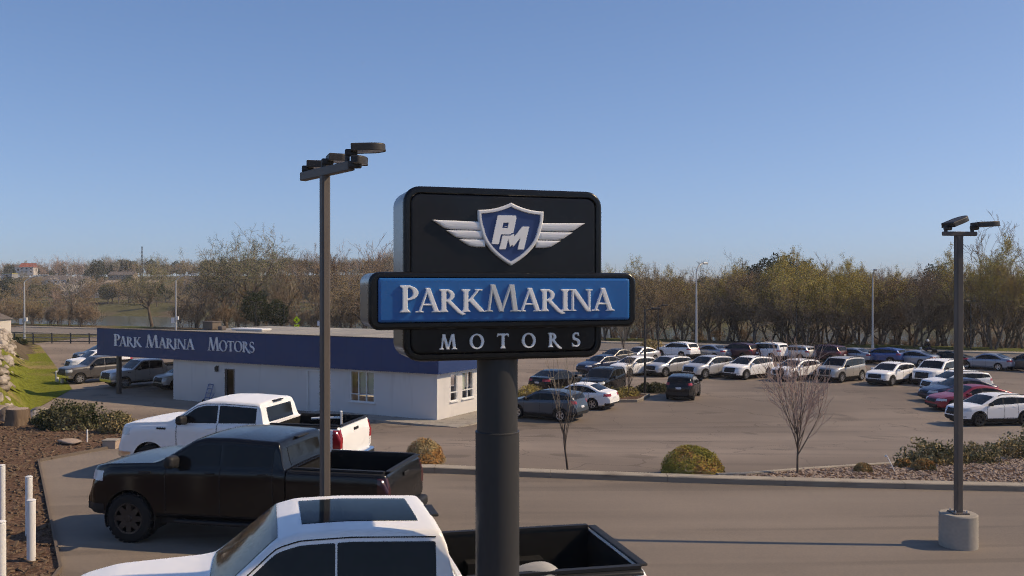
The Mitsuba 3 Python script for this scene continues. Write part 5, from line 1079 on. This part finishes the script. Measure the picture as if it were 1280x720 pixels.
shrub('clipped_hedge', 'rounded golden-green clipped shrub on the kerb in front of the open lot', 'shrub', 4.86, 23.72, .85, .66, .80, 9000, .030, [('leaf_hedge', .40), ('leaf_gold', .40), ('leaf_rust', .20)], 1, None, lumps=.14, inner=.72)
shrub('clipped_hedge', 'rusty brown rounded shrub at the kerb beside the black pickup bed', 'shrub', -2.42, 24.5, .56, .53, .66, 4500, .030, [('leaf_rust', .5), ('leaf_straw', .5)], 2, None, lumps=.22, inner=.7)
shrub('bush', 'wide dark green bush in front of the rocks, at the top of the bark bed', 'bush', -15.0, 30.0, 1.25, .85, .92, 4200, .05, [('leaf_dark', .2), ('leaf_bush', .55), ('leaf_sage', .25)], 3, lumps=.55, stems=30)
shrub('bush', 'smaller brown-green bush beside the front of the white pickup', 'bush', -13.1, 29.2, .62, .55, .7, 2200, .045, [('leaf_bush', .5), ('leaf_straw', .5)], 4)
shrub('bush', 'low dark bush behind the big green one at the bank', 'bush', -16.3, 31.0, .6, .5, .5, 1800, .05, [('leaf_dark', .5), ('leaf_bush', .5)], 5)
BB = 'grey-green bushes in the planting bed'
shrub('bush', 'large grey-green bush in the planting bed left of the right lot light', 'bush', 12.7, 26.4, 1.0, .75, .82, 2400, .055, [('leaf_bush', .40), ('leaf_sage', .32), ('leaf_straw', .28)], 6, BB, lumps=.7, inner=.3, stems=40)
shrub('bush', 'grey-green bush directly behind the right lot light pole', 'bush', 14.2, 27.0, .9, .75, .66, 1700, .055, [('leaf_bush', .38), ('leaf_sage', .35), ('leaf_straw', .27)], 7, BB, lumps=.7, inner=.3, stems=40)
shrub('bush', 'spreading bush at the right edge of the planting bed', 'bush', 16.2, 28.4, 1.15, .85, .80, 2100, .055, [('leaf_bush', .25), ('leaf_sage', .35), ('leaf_straw', .4)], 8, BB, lumps=.7, inner=.3, stems=40)
shrub('bush', 'brownish bush cut by the right edge of the photo', 'bush', 17.9, 29.6, 1.2, .9, 1.1, 2600, .06, [('leaf_sage', .4), ('leaf_straw', .6)], 9, BB, lumps=.7, inner=.3, stems=40)
for i, (x, y, lab, s) in enumerate(((9.66, 24.2, 'low straw-coloured clump in the bed, leftmost of three', .26), (11.28, 25.35, 'small dark clump by the back kerb of the bed, middle of three', .26), (11.63, 24.85, 'low brown clump beside the large grey-green bush', .36))):
    shrub('grass_clump', lab, 'grass clump', x, y, s, s * .8, s * .9, 1500, .03, [('leaf_straw', .55), ('leaf_rust', .3), ('leaf_bush', .15)], 20 + i, None, lumps=.15, z=float(gz(x, y)) + .13)
for i, (x, y, s, lab) in enumerate(((1.2, 57.0, .95, 'yellow-green plants on the left of the island'), (3.2, 57.2, .8, 'yellow-green plants behind the slate blue crossover'), (6.6, 56.9, .85, 'green plants on the island before the black sport utility'), (7.6, 57.6, .8, 'tall grassy plant on the island by the lamp post'), (9.2, 60.6, .7, 'dark low shrub beyond the island corner'), (10.0, 60.2, .8, 'dark low shrub left of the lone black hatchback'))):
    shrub('island_shrub', lab, 'shrub', x, y, s, s * .8, s * .9, 1600, .06, [('leaf_yellow', .45), ('leaf_olive', .35), ('leaf_bush', .2)] if i < 4 else [('leaf_dark', .4), ('leaf_bush', .6)], 40 + i, None)
shrub('roadside_shrub', 'brown shrub by the road behind the silver sport utility', 'shrub', 14.9, 94.2, 1.6, 1.2, 1.7, 2600, .10, [('leaf_straw', .5), ('leaf_olive', .5)], 60)
shrub('roadside_shrub', 'dark low bush at the end of the lawn by the fence', 'shrub', -63.5, 113.0, 1.3, .9, .9, 1800, .10, [('leaf_dark', .6), ('leaf_bush', .4)], 61)

# ---------------------------------------------------------------- trees
def grow(seed, H, trunk_h, spread, nlimb=6, depth=4, up=.35, wig=.22, r0=.20, twig=.016, fork=1, kids=(5, 5, 4), dens=1.0, droop=0.0, ratio=(.62, .50, .42), limb=.60):
    """a leafless tree: the tubes of trunk and limbs, the tubes of the twigs, and the twig points"""
    R = random.Random(seed); T0, T1, A0, A1 = [], [], [], []; W0, W1, B0, B1 = [], [], [], []; tips = []
    def unit(v): return v / (np.linalg.norm(v) + 1e-9)
    def branch(p, d, L, r, lev):
        n = 5 if lev == 0 else (4 if lev <= 1 else 3 if lev == 2 else 2); pts = [p]; dirs = []
        for i in range(n):
            k = wig * (.5 if lev == 0 else 1.0); d = unit(d + np.array([R.gauss(0, k), R.gauss(0, k), R.gauss(0, k * .7) + (up if lev > 0 else .25) * (.5 if lev < 2 else .35) - droop * max(0, lev - 1) * .5]))
            pts.append(pts[-1] + d * L / n); dirs.append(d)
        re = r * (.55 if lev == 0 else .35)
        for i in range(n):
            ra, rb = r + (re - r) * i / n, r + (re - r) * (i + 1) / n
            if lev <= 1: T0.append(pts[i]); T1.append(pts[i + 1]); A0.append(ra); A1.append(rb)
            else: W0.append(pts[i]); W1.append(pts[i + 1]); B0.append(max(ra, twig)); B1.append(max(rb, twig * .7))
        if lev >= depth - 1: tips.extend(pts[1:])
        if lev >= depth: return
        if lev == 0: nk = nlimb
        else: nk = max(2, int(round(kids[min(lev - 1, len(kids) - 1)] * dens * R.uniform(.8, 1.2))))
        for c in range(nk):
            t = R.uniform(.42, 1.0) if lev == 0 else R.uniform(.22, 1.0)
            if lev == 0 and c < 3: t = 1.0
            if c == 0 and lev > 0: t = 1.0
            i = min(int(t * n), n - 1); q = pts[i] + (pts[i + 1] - pts[i]) * (t * n - i); dd = dirs[i]
            a = R.uniform(0, 2 * math.pi) if lev else 2 * math.pi * c / nk + R.uniform(-.4, .4)
            side_ = unit(np.cross(dd, [math.cos(a), math.sin(a), .3])); sp = spread * (R.uniform(.6, 1.15) if lev else R.uniform(.55, 1.1))
            if c == 0 and lev > 0: sp *= .35
            nd = unit(dd * math.cos(sp) + side_ * math.sin(sp)); Lk = L * ratio[min(lev, 2)] * R.uniform(.75, 1.2) if lev else (H - trunk_h) * limb * R.uniform(.75, 1.15)
            branch(q, nd, Lk, (r + (re - r) * t) * (.62 if lev == 0 else .55), lev + 1)
    for f in range(fork):
        a = R.uniform(0, 6.28); lean = .06 if fork == 1 else .32
        branch(np.array([.15 * (fork > 1) * math.cos(a), .15 * (fork > 1) * math.sin(a), -.3]), unit(np.array([lean * math.cos(a), lean * math.sin(a), 1.0])), trunk_h * R.uniform(.9, 1.15) + .3, r0 * (1 if fork == 1 else .75), 0)
    return (np.array(T0), np.array(T1), np.array(A0), np.array(A1)), (np.array(W0), np.array(W1), np.array(B0), np.array(B1)), np.array(tips)
TREES = {}
def tree_kind(key, seed, leaf=None, nleaf=0, lsize=.07, twig_m='twig_brown', top_leaf=0.0, **kw):
    tr, tw, tips = grow(seed, **kw); r = np.random.default_rng(seed)
    d = {'type': 'shapegroup', 'trunk': mikit.ply(tubes(*tr, 7), 'bark', True), 'twigs': mikit.ply(tubes(*tw, 3), twig_m)}
    if leaf and nleaf:
        w = np.clip((tips[:, 2] / tips[:, 2].max() - top_leaf), .02, None); P = tips[r.choice(len(tips), nleaf, p=w / w.sum())] + r.normal(0, .16, (nleaf, 3))
        d['leaves'] = mikit.ply(leaves(P, lsize, r), leaf)
    scene['kind_' + key] = d; TREES[key] = len(tw[0])
MAT_H = dict(depth=4)
tree_kind('oak_green', 1, 'leaf_green', 8000, .06, 'twig_grey', H=15, trunk_h=4.2, spread=1.0, nlimb=8, limb=.46, ratio=(.62, .60, .5), kids=(6, 5, 4), r0=.34, twig=.022, wig=.30, fork=1)
tree_kind('oak_bare', 2, 'leaf_green', 4000, .055, 'twig_grey', H=15.5, trunk_h=4.4, spread=.98, nlimb=8, limb=.46, ratio=(.62, .60, .5), kids=(6, 5, 4), r0=.32, twig=.022, wig=.30, fork=1)
tree_kind('haze_brown', 3, 'leaf_bud', 8000, .055, 'twig_brown', H=10, trunk_h=2.6, spread=.62, nlimb=7, kids=(6, 6, 5), r0=.20, twig=.016, fork=2, up=.45)
tree_kind('haze_olive', 4, 'leaf_olive', 11000, .06, 'twig_brown', top_leaf=.3, H=10.5, trunk_h=2.8, spread=.65, nlimb=7, kids=(6, 6, 4), r0=.21, twig=.016, fork=2, up=.4)
tree_kind('haze_yellow', 5, 'leaf_yellow', 17000, .065, 'twig_brown', top_leaf=.35, H=11, trunk_h=2.6, spread=.70, nlimb=7, kids=(6, 6, 4), r0=.22, twig=.016, fork=2, up=.35)
tree_kind('pink_bare', 6, 'leaf_bud', 2200, .06, 'twig_pink', H=12, trunk_h=3.2, spread=.62, nlimb=7, kids=(6, 6, 4), r0=.22, twig=.016, up=.45)
tree_kind('willow', 7, 'leaf_straw', 8000, .055, 'twig_brown', H=9, trunk_h=2.2, spread=.8, nlimb=8, kids=(6, 6, 5), r0=.24, twig=.015, droop=.35, up=.2)
tree_kind('thin_bare', 8, None, 0, .06, 'twig_brown', H=14, trunk_h=4.6, spread=.6, nlimb=6, kids=(5, 4, 4), r0=.26, twig=.02, up=.3, wig=.25)
tree_kind('pale_round', 9, 'leaf_green', 1700, .075, 'twig_grey', H=14.5, trunk_h=5.0, spread=.85, nlimb=8, kids=(6, 5, 4), r0=.28, twig=.02, up=.3)
tree_kind('pale_bare', 10, None, 0, .06, 'twig_pale', H=12, trunk_h=4.5, spread=.7, nlimb=7, kids=(5, 4, 3), r0=.20, twig=.03, up=.2)
tree_kind('thicket', 11, 'leaf_bud', 1500, .07, 'twig_brown', H=4.2, trunk_h=.7, spread=.7, nlimb=7, kids=(5, 5, 4), r0=.07, twig=.014, fork=3, up=.5)
def conifer(key, seed, H, R0, n=2600):
    r = np.random.default_rng(seed); t = r.uniform(0, 1, n) ** .8; rad = R0 * (1 - t) ** .8 * (.55 + .45 * np.abs(np.sin(t * 22))) * r.uniform(.25, 1, n) ** .5; a = r.uniform(0, 6.28, n)
    P = np.column_stack([rad * np.cos(a), rad * np.sin(a), H * (.14 + .86 * t) - rad * .25])
    scene['kind_' + key] = {'type': 'shapegroup', 'trunk': mikit.ply(tube([0, 0, -.3], [0, 0, H * .95], .25, .04, 7), 'bark', True), 'needles': mikit.ply(leaves(P, .42, r), 'leaf_pine')}
conifer('conifer', 5, 14, 2.6); 
def evergreen(key, seed, H, R0, n=3600, m='leaf_dark'):
    r = np.random.default_rng(seed); d = r.normal(size=(n, 3)); d /= np.linalg.norm(d, axis=1, keepdims=True); rad = (.4 + .6 * r.uniform(size=n) ** .4) * (1 + .5 * (meshkit.fbm(d * 2.2 + seed, 3, seed) - .5) * 2)
    P = d * rad[:, None] * [R0, R0, H * .40] + [0, 0, H * .60]
    scene['kind_' + key] = {'type': 'shapegroup', 'trunk': mikit.ply(tube([0, 0, -.3], [0, 0, H * .7], .25, .08, 7), 'bark', True), 'leaves': mikit.ply(leaves(P, .24, r), m)}
evergreen('evergreen', 3, 9, 3.6); evergreen('round_green', 8, 7, 3.4, 3600, 'leaf_bush')
def plant(kind, x, y, s, rot, label=None, cat_='tree', group=None, name='tree', z=None, sz=1.0):
    z = float(gz(x, y)) if z is None else z
    k = thing(name, label, cat_, group) if label else number(name + '__tree')
    scene[k] = {'type': 'instance', 'shapegroup': {'type': 'ref', 'id': 'kind_' + kind}, 'to_world': T().translate([x, y, z]).rotate([0, 0, 1], rot).scale([s, s, s * sz])}
    return k
def at(px, v):
    """the ground point that lies v metres across the river road and px pixels along the picture's width"""
    k = (px - 640) / FPX; y = v / (k * RN[0] + RN[1]); return k * y, y
tr = random.Random(44)
ORD = ['first', 'second', 'third', 'fourth', 'fifth', 'sixth', 'seventh', 'eighth', 'ninth', 'tenth', 'eleventh', 'twelfth']
LOOK = {'haze_brown': 'brown-budding', 'haze_olive': 'olive-budding', 'haze_yellow': 'yellow-budding', 'willow': 'straw-coloured weeping', 'thin_bare': 'bare grey', 'pink_bare': 'bare pinkish', 'oak_bare': 'bare spreading'}
MARKS = [(755, 'right of the pylon sign'), (870, 'right of the tall pale street light'), (1092, 'right of the armless pale street light'), (1200, 'right of the right lot light')]
SEEN = {}
def row(kinds, px0, px1, step, v0, v1, s0, s1, where, group, name='riverside_tree', sz=(.9, 1.1)):
    p = px0
    while p < px1:
        q = p + tr.uniform(-step * .3, step * .3); x, y = at(q, tr.uniform(v0, v1)); kd = tr.choice(kinds)
        if where is None: plant(kd, x, y, tr.uniform(s0, s1), tr.uniform(0, 360), name=name, sz=tr.uniform(*sz))
        else:
            mk_ = [t for m_, t in MARKS if m_ <= max(q, 756)][-1]; n_ = SEEN[kd, where, mk_] = SEEN.get((kd, where, mk_), 0) + 1
            plant(kd, x, y, tr.uniform(s0, s1), tr.uniform(0, 360), f'{ORD[min(n_, 12) - 1]} {LOOK[kd]} riverside tree {mk_}, {where}', 'tree', group, name, None, tr.uniform(*sz))
        p += step * tr.uniform(.75, 1.25)
G1 = 'riverside trees to the right of the sign'
row(['haze_brown', 'haze_olive', 'willow', 'haze_brown'], 745, 1010, 21, 119, 126, .80, 1.0, 'front row', G1)
row(['haze_brown', 'haze_olive', 'haze_yellow'], 760, 1010, 24, 127, 137, .92, 1.12, 'second row', G1)
row(['haze_brown', 'haze_brown', 'willow'], 1080, 1190, 20, 119, 127, .80, .98, 'front row', G1)
row(['haze_brown', 'haze_olive', 'pink_bare'], 1010, 1290, 25, 128, 138, .85, 1.02, 'second row', G1)
row(['haze_yellow'], 985, 1075, 26, 119, 124, .95, 1.08, 'front row', G1, sz=(.85, .95))
row(['haze_yellow'], 990, 1062, 24, 126, 131, 1.0, 1.12, 'second row', G1, sz=(.9, 1.0))
row(['haze_yellow', 'haze_yellow', 'haze_olive'], 1205, 1300, 24, 117, 125, .95, 1.12, 'front row', G1)
row(['thin_bare', 'pink_bare'], 770, 900, 30, 140, 146, .92, 1.05, 'hind row', G1)
row(['oak_bare', 'thin_bare'], 1030, 1140, 26, 140, 148, .90, 1.0, 'hind row', G1)
for px, v, kd, s, lab in ((900, 139, 'pale_round', 1.04, 'tall round-crowned tree with pale spring leaves above the riverside row'), (1143, 141, 'oak_bare', 1.02, 'bare spreading tree standing alone above the row at right'), (1238, 130, 'thin_bare', 1.22, 'tall forked bare tree behind the right lot light'), (1268, 132, 'thin_bare', 1.08, 'tall bare tree at the right edge of the photo'),
                          (765, 134, 'pink_bare', .95, 'bare tree close to the right edge of the pylon sign'), (1178, 133, 'oak_bare', .80, 'dark bare tree left of the right lot light')):
    x, y = at(px, v); plant(kd, x, y, s, px * 7 % 360, lab, 'tree', None, 'riverside_tree')
# left of the sign: big oaks coming into leaf, thickets and willows behind the building
for px, v, kd, s, lab in ((190, 131, 'oak_green', 1.09, 'oak coming into leaf behind the left street light'), (246, 124, 'oak_bare', 1.12, 'dark branching oak behind the building lettering'), (283, 127, 'oak_green', 1.30, 'tall oak coming into leaf, left of the highest crown'), (322, 124, 'oak_green', 1.37, 'highest oak of the left group, pale green buds'), (352, 134, 'oak_bare', 1.27, 'wide bare oak right of the highest oak'),
                          (392, 126, 'haze_brown', 1.42, 'dense reddish-brown tree behind the left lot light pole'), (372, 138, 'haze_brown', 1.36, 'brown hazy tree between the oaks and the left lot light'), (437, 133, 'pink_bare', 1.33, 'bare pinkish tree between the left lot light and the sign'), (475, 136, 'thin_bare', 1.27, 'bare forked tree just left of the sign'),
                          (455, 122, 'willow', 1.37, 'yellow-brown weeping tree left of the sign'), (425, 120, 'willow', 1.23, 'weeping brown tree right of the left lot light'), (490, 124, 'haze_brown', 1.30, 'brown tree hidden behind the sign edge'), (520, 128, 'haze_brown', 1.30, 'brown tree behind the black sign cabinet'), (320, 119, 'evergreen', 0.71, 'dark rounded evergreen below the oaks'), (345, 118, 'evergreen', 0.57, 'small dark evergreen beside the rounded one'),
                          (86, 120, 'pale_bare', 0.90, 'pale-barked bare tree in front of the far bank at left'), (72, 122, 'pink_bare', 0.63, 'small pinkish bare tree beside the pale-barked one'), (100, 121, 'haze_brown', 0.67, 'low purplish-brown tree at the left river edge'), (40, 121, 'willow', 0.78, 'olive weeping tree by the far left street light'), (12, 120, 'willow', 0.83, 'olive weeping tree at the left edge'), (268, 120, 'haze_brown', 0.75, 'low brown tree under the oaks'), (300, 132, 'haze_olive', 1.17, 'olive tree behind the oaks')):
    x, y = at(px, v); plant(kd, x, y, s, px * 11 % 360, lab, 'tree', None, 'riverside_tree')
row(['thicket'], -10, 118, 9, 117, 126, .7, 1.1, None, None, 'undergrowth__thicket')
row(['thicket'], 225, 500, 11, 119, 130, .7, 1.2, None, None, 'undergrowth__thicket')
row(['thicket'], 770, 1290, 17, 138, 149, .55, .9, None, None, 'undergrowth__thicket')
labels['undergrowth'] = {'label': 'low brown thickets under the trees along the river', 'kind': 'stuff'}
# far bank
for i in range(190):
    px = -40 + 1370 * (i + tr.uniform(-.4, .4)) / 190; v = tr.uniform(284, 330); x, y = at(px, v)
    plant(tr.choice(['haze_brown', 'willow', 'haze_olive', 'haze_brown', 'round_green', 'evergreen']), x, y, tr.uniform(.85, 1.35), tr.uniform(0, 360), name='far_wood')
for i in range(220):
    px = -60 + 1400 * (i + tr.uniform(-.5, .5)) / 220; v = tr.uniform(335, 560) if i % 3 else tr.uniform(520, 580); x, y = at(px, v)
    plant(tr.choice(['haze_brown', 'oak_bare', 'haze_olive', 'pink_bare', 'evergreen', 'evergreen', 'haze_brown']), x, y, tr.uniform(.8, 1.2), tr.uniform(0, 360), name='far_wood')
for i in range(90):
    px = -40 + 580 * (i + tr.uniform(-.5, .5)) / 90; x, y = at(px, tr.uniform(540, 640)); plant(tr.choice(['haze_brown', 'oak_bare', 'pink_bare', 'evergreen', 'haze_olive', 'haze_brown']), x, y, tr.uniform(1.0, 1.7), tr.uniform(0, 360), name='far_wood')
for i in range(110):
    px = -40 + 600 * (i + tr.uniform(-.5, .5)) / 110; x, y = at(px, tr.uniform(535, 575)); plant(tr.choice(['thicket', 'thicket', 'round_green']), x, y, tr.uniform(1.2, 2.0) if i % 3 else .8, tr.uniform(0, 360), name='far_wood')
labels['far_wood'] = {'label': 'hazy brown and olive woodland on the far river bank', 'kind': 'stuff'}
for px, v, s, lab in ((152, 470, 1.0, 'dark pointed conifer on the far hill, left of a pair'), (158, 474, .92, 'dark pointed conifer on the far hill, middle of three'), (163, 468, 1.0, 'dark pointed conifer on the far hill, right of three'), (139, 480, .8, 'lone dark conifer left of the three pointed ones')):
    x, y = at(px, v); plant('conifer', x, y, s, px * 13, lab, 'tree', None, 'conifer')
for px, v, s, lab in ((122, 420, 1.5, 'dark round evergreen on the far hill above the river'), (12, 450, 1.2, 'dark evergreen at the left edge of the far hill'), (955, 300, 1.45, 'dark evergreen crown above the riverside row, left of three'), (977, 305, 1.6, 'dark evergreen crown above the riverside row, middle of three'), (1003, 302, 1.42, 'dark evergreen crown above the riverside row, right of three'), (938, 310, 1.3, 'small dark evergreen crown left of the three above the row'), (1170, 300, 1.25, 'dark evergreen crown left of the right lot light')):
    x, y = at(px, v); plant('evergreen', x, y, s, px * 13, lab, 'tree', None, 'evergreen_tree', sz=1.25)
for px, v, s, lab in ((62, 405, 1.75, 'large pinkish bare tree on the far hill, left one of a broad group'), (80, 412, 1.85, 'large pinkish bare tree on the far hill, middle of a broad group'), (98, 408, 1.7, 'large pinkish bare tree on the far hill, right one of a broad group'), (48, 430, 1.3, 'pinkish bare tree below the red-roofed house')):
    x, y = at(px, v); plant('pink_bare', x, y, s, px * 17 % 360, lab, 'tree', None, 'hill_tree')
# saplings in the beds
def sapling(label, x, y, seed, H, th, spread, z=0.0, twig_m='twig_pink', dens=1.0, nl=16):
    t_, w_, tips = grow(seed, H, th, spread, nlimb=nl, depth=3, up=.30, wig=.10, r0=.036, twig=.006, kids=(6, 4, 3), dens=dens, ratio=(.62, .55, .5)); k = thing('sapling', label, 'sapling'); o = np.array([x, y, float(gz(x, y)) + z])
    part(k, 'trunk', tubes(t_[0] + o, t_[1] + o, t_[2], t_[3], 7), 'bark', True); part(k, 'twigs', tubes(w_[0] + o, w_[1] + o, w_[2], w_[3], 4), twig_m); return k
sapling('bare vase-shaped sapling with pale twigs in the planting bed', 7.66, 23.6, 31, 3.9, 1.3, .55, .1)
sapling('thin bare sapling behind the kerb right of the sign post', 1.53, 24.0, 33, 3.1, 1.0, .38, .0, 'twig_grey', .5, 7)
sapling('thin staked sapling on the planted island', 7.55, 57.2, 35, 3.0, 1.6, .4, .1, 'twig_grey', .7)
sapling('thin bare sapling by the road behind the silver sedan', 11.9, 93.0, 37, 4.5, 2.0, .4, .0, 'twig_grey', .8)

# ---------------------------------------------------------------- houses on the far bank
def house(name, label, px, v, w, d, h, wall, roofm, rise=.35, rz=0.0, wins=3, dz=0.0, floors=1, flat=False):
    x, y = at(px, v); z = float(gz(x, y)) + dz; k = thing(name, label, 'house' if not flat else 'building'); M = T().translate([x, y, z]).rotate([0, 0, 1], math.degrees(rz))
    part(k, 'wall', box([0, 0, h / 2 - .5], [w, d, h + 1]), wall, False, M)
    if flat: part(k, 'roof', box([0, 0, h + .15], [w + .5, d + .5, .3]), roofm, False, M)
    else:
        g = prism(Polygon([(-d / 2 - .5, 0), (d / 2 + .5, 0), (0, d * rise)]), w + .9); g.apply_transform(np.array([[0, 0, 1, -(w + .9) / 2], [1, 0, 0, 0], [0, 1, 0, h], [0, 0, 0, 1.0]])); part(k, 'roof', g, roofm, False, M)
    for f in range(floors):
        zc = h * (f + .55) / floors
        for i in range(wins):
            xx = -w / 2 + w * (i + .5) / wins; wk_ = number(f'{k}__window'); part(wk_, 'frame', box([xx, -d / 2 - .03, zc], [w / wins * .5, .08, h / floors * .5]), 'window_frame', False, M); part(wk_, 'pane', box([xx, -d / 2 - .06, zc], [w / wins * .42, .06, h / floors * .42]), 'car_glass', False, M)
house('house', 'white house with red roof high on the far left hill', 36, 470, 10, 8, 5.0, 'house_white', 'roof_red', .4, .1, 3, 5.5, 2)
house('house', 'white house left of the red-roofed one on the far hill', 23, 480, 8, 8, 4.5, 'house_white', 'roof_grey', .3, .0, 2, 5.5)
house('tower_house', 'narrow yellow-topped building on the far bank at left', 12, 400, 7, 7, 10, 'house_grey', 'house_yellow', .3, .0, 1, .5, 3, True)
house('house', 'long pale house on the far hill below the conifers', 154, 440, 16, 9, 3.6, 'house_tan', 'roof_grey', .25, .05, 4, 2.5)
house('house', 'white house on the far bank behind the pale-barked tree', 74, 380, 12, 9, 5.2, 'house_white', 'roof_grey', .3, .1, 3, 2.5, 2)
house('house', 'low tan house on the far bank left of the white one', 53, 385, 15, 9, 3.4, 'house_tan', 'roof_grey', .25, .0, 4, 3.5)
house('house', 'low long tan house on the far bank above the water', 166, 400, 30, 9, 2.8, 'house_tan', 'house_tan', .15, .0, 6, 1.5)
house('house', 'small white house on the far bank between bare trees', 103, 372, 7, 8, 6.0, 'house_white', 'roof_grey', .35, .0, 2, 1.5, 2)
house('house', 'grey-blue house on the far bank close to the water', 110, 345, 14, 9, 4.0, 'house_grey', 'roof_grey', .45, .2, 3, .5)
house('house', 'reddish brick house on the far bank', 129, 350, 9, 8, 4.0, 'house_red', 'roof_grey', .35, .0, 2, 1.0)
house('house', 'pale house on the far bank seen under the oaks', 262, 380, 26, 10, 4.5, 'house_white', 'roof_grey', .3, .0, 5, 1.5)
house('house', 'small pale house on the far bank near the left edge', 1, 360, 10, 9, 3.6, 'house_white', 'roof_grey', .3, .0, 2, .5)

# ---------------------------------------------------------------- air
scene['air'] = {'type': 'homogeneous', 'albedo': 0.95, 'sigma_t': HAZE}
scene['haze'] = {'type': 'cube', 'to_world': T().translate([0, 0, 13]).scale([4200, 4200, 24]), 'bsdf': {'type': 'null'}, 'interior': {'type': 'ref', 'id': 'air'}}
labels['haze'] = {'label': 'thin spring haze over the river and far bank', 'kind': 'stuff'}
scene['camera']['medium'] = {'type': 'ref', 'id': 'air'}
